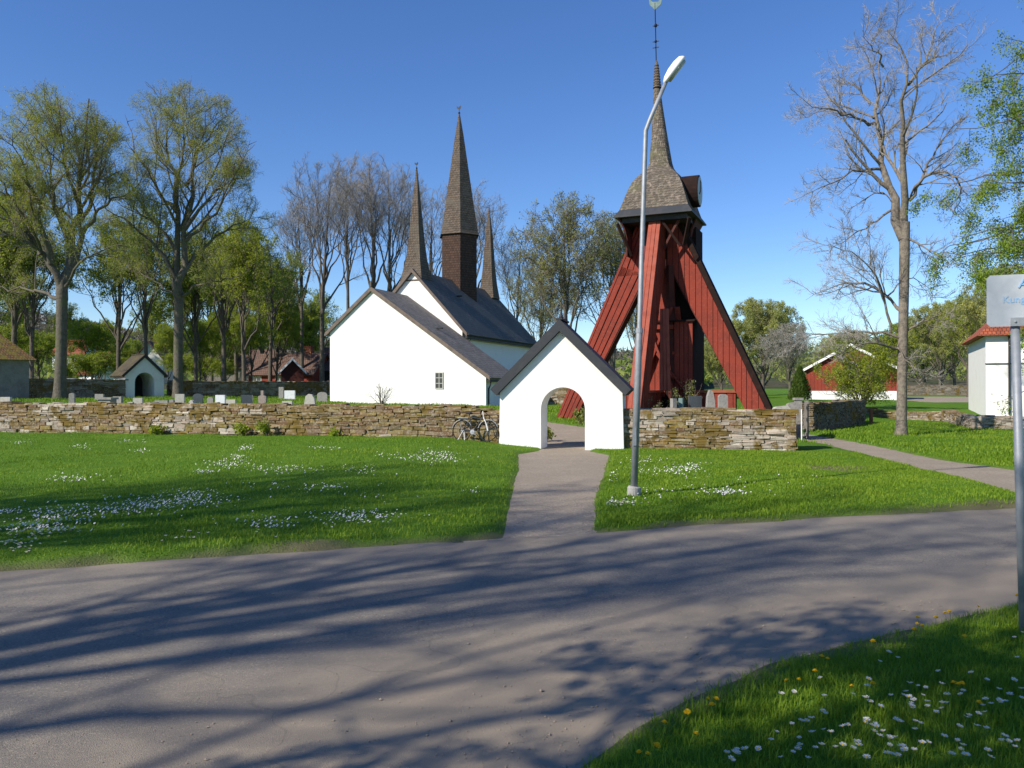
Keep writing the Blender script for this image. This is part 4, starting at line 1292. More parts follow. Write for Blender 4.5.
# ------------------------------------------------------------------ gravestones
def stone(px, top, w, bot, d, m, label, kind='slab', rot=0, th=.16):
    x = X(px, d); z0 = gz(x, d) - .05
    zt = Z(top, d); wd = w / F * d
    t = thing("gravestone", label, "gravestone", (x, d, z0), R(rot), "gravestones in the churchyard")
    h = zt - z0
    b = MB()
    if kind == 'slab':
        b.prism([(-wd / 2, 0, 0), (wd / 2, 0, 0), (wd / 2, 0, h), (-wd / 2, 0, h)], (0, 0, 0), (0, th, 0))
    elif kind == 'round':
        q = [(-wd / 2, 0, 0), (wd / 2, 0, 0)] + [(wd / 2 * math.cos(a_), 0, h - wd * .32 + wd * .32 * math.sin(a_)) for a_ in np.linspace(0, math.pi, 11)]
        b.prism(q, (0, 0, 0), (0, th, 0))
    elif kind == 'rough':
        q = [(-wd / 2 * .9, 0, 0), (wd / 2, 0, 0), (wd / 2 * .95, 0, h * .5), (wd / 2 * .8, 0, h * .8), (wd * .2, 0, h * .97), (-wd * .12, 0, h), (-wd * .36, 0, h * .88), (-wd * .5, 0, h * .45)]
        b.prism(q, (0, 0, 0), (0, th * 1.5, 0))
    elif kind == 'cross':
        s_ = wd * .17
        b.prism([(-s_ * 1.2, 0, 0), (s_ * 1.2, 0, 0), (s_, 0, h * .55), (wd / 2, 0, h * .58), (wd / 2, 0, h * .8), (s_, 0, h * .83), (s_, 0, h), (-s_, 0, h), (-s_, 0, h * .83), (-wd / 2, 0, h * .8), (-wd / 2, 0, h * .58), (-s_, 0, h * .55)], (0, 0, 0), (0, th, 0))
        rc = [(wd * .42 * math.cos(a_), .03, h * .69 + wd * .42 * math.sin(a_)) for a_ in np.linspace(0, 2 * math.pi, 16, endpoint=False)]
        b.prism(rc, (0, 0, 0), (0, th - .06, 0))
    elif kind == 'chest':
        b.box(-wd / 2 + .06, wd / 2 - .06, .05, .6, 0, h - .09); b.box(-wd / 2, wd / 2, 0, .66, h - .088, h)
    b.build("headstone", m, t, bevel=.015)
    if h > .6 and kind not in ('chest', 'cross'):
        b = MB(); b.box(-wd / 2 - .07, wd / 2 + .07, -.06, th + .08, -.1, .1 + .02); b.build("base", M['granite'], t)
    return t


GS = [
    (5, 397, 10, 404, 34, 'palestone', 'pale square gravestone near the stone barn, behind the long wall', 'slab', 0),
    (71.5, 393, 5.2, 406, 33, 'granite', 'narrow upright grey gravestone standing alone, left of the stone chest', 'round', 10),
    (99, 394, 8.5, 400, 44, 'granite', 'grey gravestone just behind the flat-topped stone chest', 'slab', 0),
    (103.5, 397.5, 15, 406, 33.5, 'granite', 'grey flat-topped stone chest tomb behind the long wall', 'chest', 0),
    (117, 396.5, 9, 403, 38, 'granite', 'square grey gravestone right of the stone chest', 'slab', -8),
    (137.5, 398, 9, 404, 36, 'palestone', 'low pale gravestone in front of the small white lychgate', 'slab', 5),
    (130, 402, 5, 405, 34, 'palestone', 'tiny pale stone beside the low gravestone before the lychgate', 'slab', 5),
    (161, 400.5, 13, 406, 33, 'granite', 'broad low grey gravestone right of the lychgate', 'slab', 0),
    (171.2, 399.5, 4.5, 405, 33.5, 'granite', 'small grey marker next to the broad low gravestone', 'round', 0),
    (179.5, 394, 8.8, 403, 37, 'palestone', 'pale tall gravestone in front of the big linden trunk', 'slab', 8),
    (197.5, 393.5, 9.5, 402, 40, 'darkstone', 'dark polished gravestone with rounded top right of the linden trunk', 'round', 0),
    (191, 400, 6, 405, 34, 'palestone', 'small pale stone in front of the dark rounded gravestone', 'rough', 0),
    (210, 397, 6, 404, 36, 'granite', 'small grey round-topped gravestone between the dark and the white ones', 'round', 0),
    (220, 395, 9.8, 404, 35, 'whitestone', 'bright white marble gravestone behind the long wall', 'slab', -5),
    (230.5, 399.5, 9.5, 404, 34, 'palestone', 'low pale gravestone touching the white marble one', 'slab', 0),
    (246.5, 395, 11, 403, 37, 'darkstone', 'broad dark polished gravestone left of the stone cross', 'slab', 4),
    (262, 390.5, 7.6, 404, 33, 'pinkgranite', 'stone ring cross gravestone standing above the long wall', 'cross', 0),
    (281, 387, 4.6, 397, 48, 'granite', 'tall narrow grey gravestone in front of the red shed', 'slab', 0),
    (289.5, 390.5, 10.5, 397, 47, 'whitestone', 'pale bluish gravestone right of the tall narrow one', 'slab', -4),
    (287, 401, 10, 404, 33.5, 'palestone', 'very low pale gravestone between the ring cross and the beige boulder', 'slab', 0),
    (309.5, 394, 11.5, 403, 35, 'palestone', 'beige boulder gravestone near the church gable', 'rough', 0),
    (322, 392, 10, 397, 46, 'granite', 'low grey gravestone right beside the church gable', 'round', 0),
    (674.8, 398.5, 4.6, 407, 25.0, 'granite', 'narrow grey gravestone leftmost in the row before the bell tower', 'slab', 20),
    (680.4, 398, 4.2, 407, 25.2, 'copper', 'thin green-grey gravestone edge-on beside the leftmost one at the bell tower', 'slab', -30),
    (695.5, 396, 12.6, 407, 25.4, 'darkstone', 'broad dark blue-grey gravestone in front of the bell tower', 'slab', 0),
    (711.3, 390, 9.2, 407, 24.6, 'granite', 'tallest rough granite gravestone in front of the bell tower', 'rough', 0),
    (723.5, 394, 9.0, 407, 24.4, 'granite', 'shorter rounded granite gravestone rightmost before the bell tower', 'round', 0),
]
for g in GS:
    stone(g[0], g[1], g[2], g[3], g[4], M[g[5]], g[6], g[7], g[8])

# side gate, its posts and the pale stones by it
def boulder(b, c, r, sc, seed):
    rg_ = random.Random(seed); rings_ = []
    for i in range(7):
        a_ = -math.pi / 2 + math.pi * i / 6
        rings_.append([(c[0] + max(math.cos(a_), .1) * r * sc[0] * math.cos(t_) * rg_.uniform(.85, 1.15), c[1] + max(math.cos(a_), .1) * r * sc[1] * math.sin(t_) * rg_.uniform(.85, 1.15), c[2] + r * sc[2] * math.sin(a_)) for t_ in np.linspace(0, 2 * math.pi, 10, endpoint=False)])
    b.loft(rings_)


for k, (px_, d_, hh_, w_, dp_) in enumerate(((783, 26.5, 1.12, .75, .5), (794, 27.5, 1.32, .55, .45))):
    x_ = X(px_, d_); b = MB()
    b.prism([(-w_ / 2, 0, -.2), (w_ / 2, .03, -.2), (w_ * .46, .02, hh_ * .8), (w_ * .2, 0, hh_), (-w_ * .3, .02, hh_ * .96), (-w_ * .47, 0, hh_ * .7)], (0, 0, 0), (.06, dp_, -.04))
    o = b.build("boulder", M['granite'] if k else M['palestone'], None, bevel=.05); o.location = (x_, d_, gz(x_, d_))
    tag(o, ("pale flat-topped boulder behind the end of the mossy wall" if not k else "grey boulder beside the side gate posts"), "boulder")
x_, d_ = X(798, 30), 30
o = MB().box(-.11, .11, -.11, .11, -.2, 1.2).box(-.16, .16, -.14, .14, 1.202, 1.29).build("stone_pillar", M['granite'], None, bevel=.02)
o.location = (x_, d_, gz(x_, d_)); tag(o, "short grey stone pillar with cap behind the side gate", "pillar")
SGT = thing("side_gate", "open grey wooden gate leaf between the two wall ends on the side path", "gate", (X(806.5, 27.6), 27.6, gz(X(806.5, 27.6), 27.6)), R(68))
b = MB(); b.box(-.07, .07, -.07, .07, -.1, 1.35); b.build("gate_post", M['greywood'], SGT)
b = MB()
for zz in (.25, .75, 1.15): b.box(-1.25, -.07, -.02, .02, zz - .05, zz + .05)
b.build("rail", M['greywood'], SGT)
b = MB()
for k in range(9): b.box(-1.22 + k * .135, -1.13 + k * .135, -.045, -.022, .12, 1.25)
b.build("pickets", M['greywood'], SGT)
o = MB().tube([(0, 0, -.1), (0, 0, 1.0)], .02, 8).build("marker_rod", M['whitepaint'], None); o.location = (X(801.5, 25.5), 25.5, gz(X(801.5, 25.5), 25.5)); tag(o, "thin white rod standing at the end of the mossy wall", "rod")
o = MB().box(-.06, .06, -.06, .06, -.1, .62).build("wooden_post", mat("ruddy_post", (0.22, .09, .05), .9), None); o.location = (X(871, 36), 36, gz(X(871, 36), 36)); tag(o, "short reddish wooden post at the far end of the shaded wall", "post")

# ------------------------------------------------------------------ trees
def tubes(P, Rd, sides):
    n, m, _ = P.shape
    d = P[:, -1] - P[:, 0]; d /= (np.linalg.norm(d, axis=1, keepdims=True) + 1e-9)
    ref = np.where(np.abs(d[:, 2:3]) < .9, np.array([[0, 0, 1.]]), np.array([[1., 0, 0]]))
    e1 = np.cross(d, ref); e1 /= (np.linalg.norm(e1, axis=1, keepdims=True) + 1e-9)
    e2 = np.cross(d, e1)
    a = 2 * np.pi * np.arange(sides) / sides
    off = np.cos(a)[None, :, None] * e1[:, None] + np.sin(a)[None, :, None] * e2[:, None]      # n,s,3
    V = P[:, :, None, :] + off[:, None] * Rd[:, :, None, None]
    base = (np.arange(n) * m * sides)[:, None, None]
    i = np.arange(m - 1)[None, :, None] * sides; k = np.arange(sides)[None, None, :]; k2 = (k + 1) % sides
    Fq = np.stack([base + i + k, base + i + k2, base + i + sides + k2, base + i + sides + k], -1).reshape(-1, 4)
    return V.reshape(-1, 3), Fq


def resample(pts, rad, m):
    pts = np.array(pts, float); seg = np.r_[0, np.cumsum(np.linalg.norm(np.diff(pts, axis=0), axis=1))]
    t = np.linspace(0, seg[-1], m)
    P = np.stack([np.interp(t, seg, pts[:, i]) for i in range(3)], 1)
    if m > 4:
        for _ in range(2): P[1:-1] = P[1:-1] * .5 + (P[:-2] + P[2:]) * .25
    return P, np.interp(t / seg[-1], np.linspace(0, 1, len(rad)), rad)


def grow(S, D, L, Rr, m, wob, up, rg, tip=.35):
    n = len(S); P = np.zeros((n, m, 3)); P[:, 0] = S; d = D.copy()
    for i in range(1, m):
        d = d + rg.normal(0, wob, (n, 3)); d[:, 2] += up
        d /= np.linalg.norm(d, axis=1, keepdims=True) + 1e-9
        P[:, i] = P[:, i - 1] + d * (L / (m - 1))[:, None]
    Rd = Rr[:, None] * np.linspace(1, tip, m)[None]
    return P, Rd


def kids(P, Rd, k, t0, ang, lr, rg, up=.15, env=None, rmin=.006, rr_=.62, t1=1.0, minL=.15):
    n, m, _ = P.shape
    t = (t0 + (t1 - t0) * (np.arange(k)[None] + rg.uniform(0, 1, (n, k))) / k).clip(0, .999)
    f = t * (m - 1); i = f.astype(int); w = f - i; r_ = np.arange(n)[:, None]
    S = P[r_, i] * (1 - w)[..., None] + P[r_, i + 1] * w[..., None]
    T = P[r_, i + 1] - P[r_, i]; T /= np.linalg.norm(T, axis=2, keepdims=True) + 1e-9
    rad = (Rd[r_, i] * (1 - w) + Rd[r_, i + 1] * w) * rr_ * rg.uniform(.7, 1.05, (n, k))
    q = rg.normal(0, 1, (n, k, 3)); q -= (q * T).sum(2, keepdims=True) * T; q /= np.linalg.norm(q, axis=2, keepdims=True) + 1e-9
    a = np.radians(rg.normal(ang, ang * .22, (n, k)))[..., None]
    D = T * np.cos(a) + q * np.sin(a); D[..., 2] += up
    D /= np.linalg.norm(D, axis=2, keepdims=True)
    pl = np.linalg.norm(np.diff(P, axis=1), axis=2).sum(1)[:, None]
    L = pl * lr * (1.15 - .55 * t) * rg.uniform(.6, 1.2, (n, k))
    S = S.reshape(-1, 3); D = D.reshape(-1, 3); L = L.ravel(); rad = np.maximum(rad.ravel(), rmin)
    if env is not None:
        c, e = env
        for _ in range(4):
            E = S + D * L[:, None]
            bad = (((E - c) / e) ** 2).sum(1) > 1
            L = np.where(bad, L * .68, L)
    keep = L > minL
    return S[keep], D[keep], L[keep], rad[keep]


def leaves(P, n, size, rg, jit=.15, droop=0.0):
    if len(P) == 0: raise ValueError('no twigs')
    """n small leaf faces scattered along twigs P"""
    k = len(P); m = P.shape[1]
    i = rg.integers(0, k, n); f = rg.uniform(.15, 1, n) * (m - 1); j = np.minimum(f.astype(int), m - 2); w = (f - j)[:, None]
    C = P[i, j] * (1 - w) + P[i, j + 1] * w + rg.normal(0, jit, (n, 3)); C[:, 2] -= droop * rg.uniform(0, 1, n)
    a = rg.normal(0, 1, (n, 3)); a /= np.linalg.norm(a, axis=1, keepdims=True)
    b_ = rg.normal(0, 1, (n, 3)); b_ -= (a * b_).sum(1, keepdims=True) * a; b_ /= np.linalg.norm(b_, axis=1, keepdims=True)
    s = (size * rg.uniform(.6, 1.3, n))[:, None]
    V = np.stack([C - a * s, C + b_ * s * .55, C + a * s, C - b_ * s * .55], 1).reshape(-1, 3)
    return V, np.arange(4 * n).reshape(-1, 4)


def tree(name, label, loc, seed, trunk, limbs, bark, twigm, leafm=None, nleaf=0, lsize=.06, lv=(6, 6, 6, 4), lr=(.45, .5, .55, .6), ang=(48, 45, 42, 38),
         env=None, up=(.18, .12, .08, .05), group=None, rmin=(.02, .012, .009, .006), cat="tree", jit=.12, rotz=0, limb_t0=.3, wob=(.13, .15, .17, .2), droop=0.0, minL=.12):
    """trunk: (pts, radii); limbs: list of (pts, radii) polylines in local metres"""
    rg = np.random.default_rng(seed)
    root = thing(name, label, cat, loc, rotz, group)
    VV = []; FF = []; o = 0
    tp, tr = resample(trunk[0], trunk[1], 14)
    # flared, slightly fluted foot
    tr = tr * (1 + .45 * np.exp(-np.linalg.norm(tp - tp[0], axis=1) / (tr[0] * 1.6)))
    v, f = tubes(tp[None], tr[None], 14); VV.append(v); FF.append(f); o += len(v)
    LP_ = []; LR = []
    for pts, rad in limbs:
        p, r_ = resample(pts, rad, 12)
        p[1:] += rg.normal(0, .034 * np.linalg.norm(p[-1] - p[0]) / 3, p[1:].shape)
        LP_.append(p); LR.append(r_)
    P0 = np.array(LP_); R0 = np.array(LR)
    v, f = tubes(P0, R0, 9); VV.append(v); FF.append(f + o); o += len(v)
    P, Rd = P0, R0
    env_ = None if env is None else (np.array(env[0], float), np.array(env[1], float))
    crown_V = []; crown_F = []; co = 0
    for li, k in enumerate(lv):
        S, D, L, rad = kids(P, Rd, k, limb_t0 if li == 0 else .15, ang[li], lr[li], rg, up[li], env_, rmin[li], minL=minL)
        m = (7, 6, 5, 4, 3)[li]
        Pn, Rn = grow(S, D, L, rad, m, wob[li], up[li] * .35, rg)
        sides = (7, 5, 3, 3, 3)[li]
        v, f = tubes(Pn, Rn, sides)
        if li < 1 or (li == 1 and len(Pn) < 700): VV.append(v); FF.append(f + o); o += len(v)
        else: crown_V.append(v); crown_F.append(f + co); co += len(v)
        P, Rd = Pn, Rn
    np_mesh("trunk", np.vstack(VV), [np.vstack(FF)], [bark], root, smooth=True)
    mi = [0]; mats = [twigm]; fl = [np.vstack(crown_F)]
    if nleaf:
        v, f = leaves(P, nleaf, lsize, rg, jit, droop)
        crown_V.append(v); fl.append(f + co); mi.append(1); mats.append(leafm)
    np_mesh("crown", np.vstack(crown_V), fl, mats, root, mi=mi)
    return root


def auto_limbs(rg, H, fork, n, spread, r0, tilt=(.15, .8), tw=.1, top=1.0):
    L = []
    for i in range(n):
        a = 2 * math.pi * (i + rg.uniform(-.3, .3)) / n * 1.618 * 1.0
        k = i / max(1, n - 1)
        z0 = fork + (H * .55 - fork) * k * rg.uniform(.6, 1)
        ln = (H * top - z0) * rg.uniform(.75, 1.0) * (1 - .25 * abs(k - .5))
        tl = tilt[0] + (tilt[1] - tilt[0]) * rg.uniform(0, 1) * (1 - .5 * k)
        pts = [(0, 0, z0)]
        d = np.array([math.cos(a) * math.sin(tl) * spread, math.sin(a) * math.sin(tl) * spread, math.cos(tl)])
        p = np.array([0, 0, z0.item() if hasattr(z0, 'item') else z0], float)
        for s in range(5):
            p = p + d / np.linalg.norm(d) * ln / 5
            d = d + rg.normal(0, tw, 3); d[2] += .10
            pts.append(tuple(p))
        L.append((pts, [r0 * (.5 - .2 * k), r0 * .26, r0 * .10, r0 * .04]))
    return L


def gen_tree(name, label, loc, seed, H, r0, fork, nl, spread, bark, twigm, leafm=None, nleaf=0, lsize=.08, cw=None, cz=.58, tilt=(.15, .75), **kw):
    rg = np.random.default_rng(seed + 100)
    tr = ([(0, 0, -.3), (rg.normal(0, .06), rg.normal(0, .06), fork), (rg.normal(0, .25), rg.normal(0, .25), H * .62), (rg.normal(0, .4), rg.normal(0, .4), H * .92)], [r0, r0 * .8, r0 * .4, r0 * .05])
    tp = np.array(tr[0])
    limbs = auto_limbs(rg, H, fork, nl, spread, r0, tilt)
    L2 = []
    for pts, rad in limbs:
        z = pts[0][2]; sx = np.interp(z, tp[:, 2], tp[:, 0]); sy = np.interp(z, tp[:, 2], tp[:, 1])
        L2.append(([(p[0] + sx, p[1] + sy, p[2]) for p in pts], rad))
    L2.append(([tuple(tp[1]), tuple(tp[2]), tuple(tp[3])], [r0 * .5, r0 * .3, r0 * .04]))
    cw = cw or H * .36
    ch = (H - fork * .6) / 2
    env = ((0, 0, fork * .6 + ch), (cw, cw, ch * 1.03))
    return tree(name, label, loc, seed, tr, L2, bark, twigm, leafm, nleaf, lsize, env=env, **kw)


def place_copy(src, label, x, y, s=1.0, rot=0.0, zs=None, dz=-.05, name=None):
    c = copy_tree(src)
    c.location = (x, y, gz(x, y) + dz); c.rotation_euler = (0, 0, rot); c.scale = (s, s, zs or s)
    c["label"] = label
    if name: c.name = name
    return c


def px_limbs(base_px, d, base_z, spec, rg, depth=2.5, trunk_px=()):
    """limbs given as rows of (column,row) measured on the picture; each springs from the limb nearest its root"""
    bx_ = X(base_px, d); out = []; known = []
    for (a0, b0), (a1, b1) in zip(trunk_px[:-1], trunk_px[1:]):
        for w in np.linspace(0, 1, 24): known.append((a0 * (1 - w) + a1 * w, b0 * (1 - w) + b1 * w, 0.0))
    for pts, r0, r1 in spec:
        a0, b0 = pts[0]; off0 = 0.0; best = 60.0; kp = (a0, b0)
        for (ka, kb, ko) in known:
            q = math.hypot(ka - a0, kb - b0)
            if q < best: best = q; off0 = ko; kp = (ka, kb)
        if best > 1.5: pts = [kp] + list(pts)
        dy = rg.uniform(-depth, depth) - off0 * .3; L = []
        seg = np.r_[0, np.cumsum([math.hypot(pts[i + 1][0] - pts[i][0], pts[i + 1][1] - pts[i][1]) for i in range(len(pts) - 1)])]
        for i, (a, b_) in enumerate(pts):
            off = off0 + dy * (seg[i] / seg[-1]) ** 1.2
            L.append((X(a, d + off) - bx_, off, Z(b_, d + off) - base_z))
        for i in range(len(pts) - 1):
            for w in np.linspace(0, 1, 8):
                oo = L[i][1] * (1 - w) + L[i + 1][1] * w
                known.append((pts[i][0] * (1 - w) + pts[i + 1][0] * w, pts[i][1] * (1 - w) + pts[i + 1][1] * w, oo))
        if base_px > 800: r0 *= .85; r1 *= .8
        out.append((L, [r0, r0 * .60 + r1 * .1, r0 * .32 + r1 * .2, r1 * .40]))
    return out


# --- big bare tree on the right
d = 28.7; bx0 = X(901, d); bz = gz(bx0, d) - .1
rgT = np.random.default_rng(31)
spec = [
    ([(904, 240), (902, 225), (892, 202), (884, 169), (876, 130), (871, 104), (876, 96), (881, 88), (884, 68), (882, 48)], .21, .03),
    ([(904, 235), (910, 195), (906, 163), (900, 127), (900, 107), (905, 92), (910, 81), (910, 55), (903, 40), (890, 30)], .19, .03),
    ([(909, 84), (918, 70), (927, 62), (936, 29), (940, 18)], .075, .018),
    ([(920, 68), (938, 56), (956, 52)], .05, .015),
    ([(871, 104), (858, 88), (845, 78), (834, 75)], .07, .015),
    ([(876, 124), (855, 116), (832, 110), (806, 108)], .075, .014),
    ([(880, 168), (862, 168), (845, 176), (826, 184), (806, 194)], .07, .012),
    ([(911, 196), (916, 184), (933, 169), (946, 172), (956, 176), (966, 180), (977, 192)], .10, .015),
    ([(956, 178), (963, 190), (957, 218)], .04, .012),
    ([(911, 200), (922, 178), (930, 163), (938, 146), (949, 130), (960, 120)], .085, .014),
    ([(893, 210), (875, 222), (845, 241), (828, 250)], .06, .012),
    ([(896, 312), (893, 300), (876, 285), (862, 281), (847, 281), (826, 290), (805, 299)], .10, .014),
    ([(895, 338), (880, 332), (858, 331), (830, 334), (795, 337)], .075, .012),
    ([(896, 350), (884, 345), (869, 343), (850, 350), (830, 359)], .07, .012),
    ([(905, 335), (911, 327), (925, 320), (946, 318), (958, 326)], .06, .012),
    ([(908, 238), (918, 243), (935, 253), (953, 264)], .055, .010),
    ([(892, 330), (888, 300), (868, 262), (842, 245), (820, 246)], .07, .012),
    ([(897, 345), (905, 360), (918, 372), (940, 376)], .035, .008),
    ([(884, 66), (878, 52), (866, 38), (862, 30)], .045, .010),
    ([(874, 118), (882, 110), (890, 100), (896, 84)], .05, .010),
    ([(895, 290), (905, 275), (925, 282), (935, 300)], .04, .010),
    ([(891, 200), (884, 190), (868, 196), (850, 210)], .045, .010),
]
trk = ([(X(901, d) - bx0, 0, -.1), (X(902.5, d) - bx0, 0, Z(360, d) - bz), (X(904, d) - bx0, 0, Z(300, d) - bz), (X(905, d) - bx0, 0, Z(240, d) - bz), (X(905, d) - bx0, 0, Z(222, d) - bz)], [.18, .172, .165, .175, .18])
tree("bare_tree", "tall bare forked tree with grey trunk standing on the lawn beside the side path", (bx0, d, bz), 41, trk, px_limbs(901, d, bz, spec, rgT, 2.4, ((901, 425), (902.5, 360), (904, 300), (905, 240), (905, 222))), M['bark_pale'], M['twig_far'],
     lv=(9, 8, 7, 5), lr=(.40, .55, .55, .55), ang=(48, 42, 40, 36), limb_t0=.18, rmin=(.012, .007, .005, .0035), up=(.12, .12, .10, .06))

# --- two great lindens on the left
d = 47.0; bx0 = X(60, d); bz = gz(bx0, d) - .1
spec = [
    ([(60, 300), (63, 285), (70, 250), (79, 206), (80, 177), (76, 145), (74, 112)], .34, .04),
    ([(64, 290), (85, 224), (94, 171), (97, 136), (100, 108)], .22, .03),
    ([(85, 232), (97, 206), (113, 200), (129, 195), (144, 177)], .15, .02),
    ([(60, 296), (53, 265), (35, 250), (15, 224), (-12, 190)], .26, .03),
    ([(53, 262), (38, 206), (23, 162), (9, 133)], .20, .03),
    ([(40, 252), (20, 215), (2, 178), (-20, 165)], .16, .02),
    ([(70, 250), (58, 215), (48, 170), (42, 125)], .17, .025),
    ([(79, 206), (62, 160), (56, 110)], .12, .02),
    ([(62, 290), (78, 262), (100, 248), (122, 246)], .11, .015),
    ([(58, 300), (36, 290), (10, 285), (-14, 290)], .12, .015),
    ([(80, 180), (100, 150), (116, 120)], .11, .018),
]
trk = ([(0, 0, -.1), (X(61, d) - bx0, 0, Z(350, d) - bz), (X(62, d) - bx0, 0, Z(292, d) - bz)], [.34, .30, .31])
tree("linden_tree", "huge forking linden with pale trunk beside the stone barn, leafing out", (bx0, d, bz), 51, trk, px_limbs(60, d, bz, spec, np.random.default_rng(5), 4.5, ((60, 395), (61, 350), (62, 292))), M['bark'], M['twig'],
     M['leaf_linden'], 95000, .034, lv=(10, 8, 6, 5), lr=(.50, .55, .5, .5), env=((X(45, d) - bx0, 0, Z(222, d) - bz), (6.2, 6.0, 8.3)), limb_t0=.3, rmin=(.026, .013, .008, .005))
d = 52.0; bx0 = X(178, d); bz = gz(bx0, d) - .1
spec = [
    ([(177, 300), (176, 285), (177, 183), (168, 148), (164, 112)], .30, .035),
    ([(181, 300), (184, 285), (186, 186), (193, 171), (205, 142), (203, 108)], .27, .035),
    ([(186, 225), (211, 195), (234, 177), (252, 180)], .15, .02),
    ([(176, 280), (173, 265), (138, 230), (108, 209), (96, 200)], .18, .02),
    ([(176, 215), (146, 177), (134, 145), (124, 116)], .16, .02),
    ([(186, 275), (190, 262), (205, 242), (234, 224), (258, 216)], .17, .02),
    ([(186, 190), (196, 150), (220, 120), (232, 112)], .13, .02),
    ([(177, 190), (184, 140), (186, 98)], .13, .02),
    ([(178, 250), (150, 215), (122, 180), (108, 150)], .13, .02),
    ([(188, 240), (216, 215), (244, 150), (250, 140)], .13, .02),
    ([(182, 296), (200, 284), (226, 280), (250, 270)], .10, .015),
    ([(176, 296), (160, 285), (140, 272), (118, 268)], .10, .015),
]
trk = ([(0, 0, -.1), (X(178, d) - bx0, 0, Z(350, d) - bz), (X(179, d) - bx0, 0, Z(292, d) - bz)], [.31, .28, .30])
tree("linden_tree", "huge round-crowned linden with double stem right of the small white lychgate", (bx0, d, bz), 52, trk, px_limbs(178, d, bz, spec, np.random.default_rng(6), 4.5, ((178, 390), (178, 350), (179, 292))), M['bark'], M['twig'],
     M['leaf_linden'], 90000, .034, lv=(10, 8, 6, 5), lr=(.50, .55, .5, .5), env=((X(183, d) - bx0, 0, Z(203, d) - bz), (6.3, 6.0, 7.9)), limb_t0=.3, rmin=(.026, .013, .008, .005))

# --- leafing trees filling the left background (each its own tree)
GL = "leafing trees in the churchyard background"
vA = gen_tree("leafing_tree", "", (0, 0, 0), 61, 16, .22, 4.5, 11, .8, M['bark_dark'], M['twig'], M['leaf_mid'], 16000, .085, cw=4.6, lv=(6, 5, 5, 4), group=GL)
vB = gen_tree("leafing_tree", "", (0, 0, 0), 62, 15, .20, 3.5, 12, 1.0, M['bark_dark'], M['twig'], M['leaf_spring'], 17000, .085, cw=5.2, lv=(6, 5, 5, 4), group=GL)
vC = gen_tree("leafing_tree", "", (0, 0, 0), 63, 13, .18, 2.5, 13, 1.0, M['bark_dark'], M['twig'], M['leaf_bright'], 20000, .095, cw=5.4, lv=(6, 5, 5, 4), group=GL)


def put(src, label, px, dist, Htop, srcH, rot, first=False, w=1.0):
    x = X(px, dist); g_ = gz(x, dist)
    s = (Z(Htop, dist) - g_) / srcH
    if first:
        src.location = (x, dist, g_ - .05); src.rotation_euler = (0, 0, rot); src.scale = (s * w, s * w, s); src["label"] = label; return src
    c = copy_tree(src); c.location = (x, dist, g_ - .05); c.rotation_euler = (0, 0, rot); c.scale = (s * w, s * w, s); c["label"] = label
    return c


put(vA, "slim leafing tree with dark trunk at the left picture edge behind the stone barn", 12, 66, 175, 16, .3, True)
put(vA, "dark-stemmed leafing tree between the stone barn and the big forked linden", 32, 60, 215, 16, 1.9)
put(vB, "leafing tree directly left of the small white lychgate", 118, 68, 215, 15, .5, True)
put(vA, "thin leafing tree rising right behind the lychgate roof", 147, 64, 200, 16, 2.9, w=.8)
put(vB, "leafing tree in front of the low brown outbuilding", 196, 72, 235, 15, 3.6)
put(vA, "twin-looking leafing tree with dark stems left of the red cottage", 224, 66, 205, 16, 4.4)
put(vB, "leafing tree in front of the roof of the red cottage", 244, 62, 222, 15, 5.2)
put(vC, "low bright green tree right of the red cottage, near the church", 300, 106, 300, 13, 2.2, True)
put(vA, "tall leafing tree at the edge of the row, left of the bare trees", 270, 84, 232, 16, .9)
put(vC, "bright bushy tree behind the red dark-roofed house", 92, 100, 318, 13, .4, w=1.3)
put(vC, "bright bushy tree beneath the big forked linden", 40, 84, 330, 13, 1.4, w=1.4)
put(vC, "bushy green tree between lychgate and white cottage", 128, 140, 338, 13, 3.0, w=1.2)
put(vC, "bushy green tree beyond the grey cottage", 205, 138, 318, 13, 4.2, w=1.2)
put(vC, "bushy green tree left behind the red cottage", 238, 130, 312, 13, 5.5, w=1.3)
put(vC, "bushy green tree between red cottage and outbuilding", 222, 112, 342, 13, 5.0, w=1.2)
put(vB, "leafing tree at the far left edge of the churchyard", -14, 58, 190, 15, 2.6)
put(vC, "bushy tree behind the stone barn roof", 10, 78, 322, 13, 2.6, w=1.3)

for k_, (px_, dd_, top_, w_) in enumerate(((-30, 92, 240, 1.2), (15, 98, 262, 1.1), (66, 104, 300, .7), (105, 112, 318, .6), (152, 118, 296, .8), (182, 96, 262, .9), (212, 100, 250, 1.0), (236, 92, 246, 1.0), (262, 104, 256, 1.0), (284, 96, 268, .9), (318, 118, 290, 1.0))):
    put(vB, "hazy green tree of the rear row, number %s from the left edge behind the churchyard" % ("first second third fourth fifth sixth seventh eighth ninth tenth eleventh".split()[k_]), px_, dd_, top_, 15, k_ * 1.7, w=w_)
for k_, (px_, dd_, top_) in enumerate(((84, 66, 352), (100, 72, 350), (118, 74, 356), (178, 84, 352), (206, 84, 356), (222, 80, 360), (66, 70, 360))):
    put(vC, "round bright bush beyond the dark churchyard wall, %s" % ("left of the lychgate nearest the car,behind the car roof,touching the lychgate roof,right of the linden trunk,below the outbuilding roof,left of the red cottage,behind the forked linden trunk".split(",")[k_]), px_, dd_, top_, 13, k_ * 2.1, w=1.5)
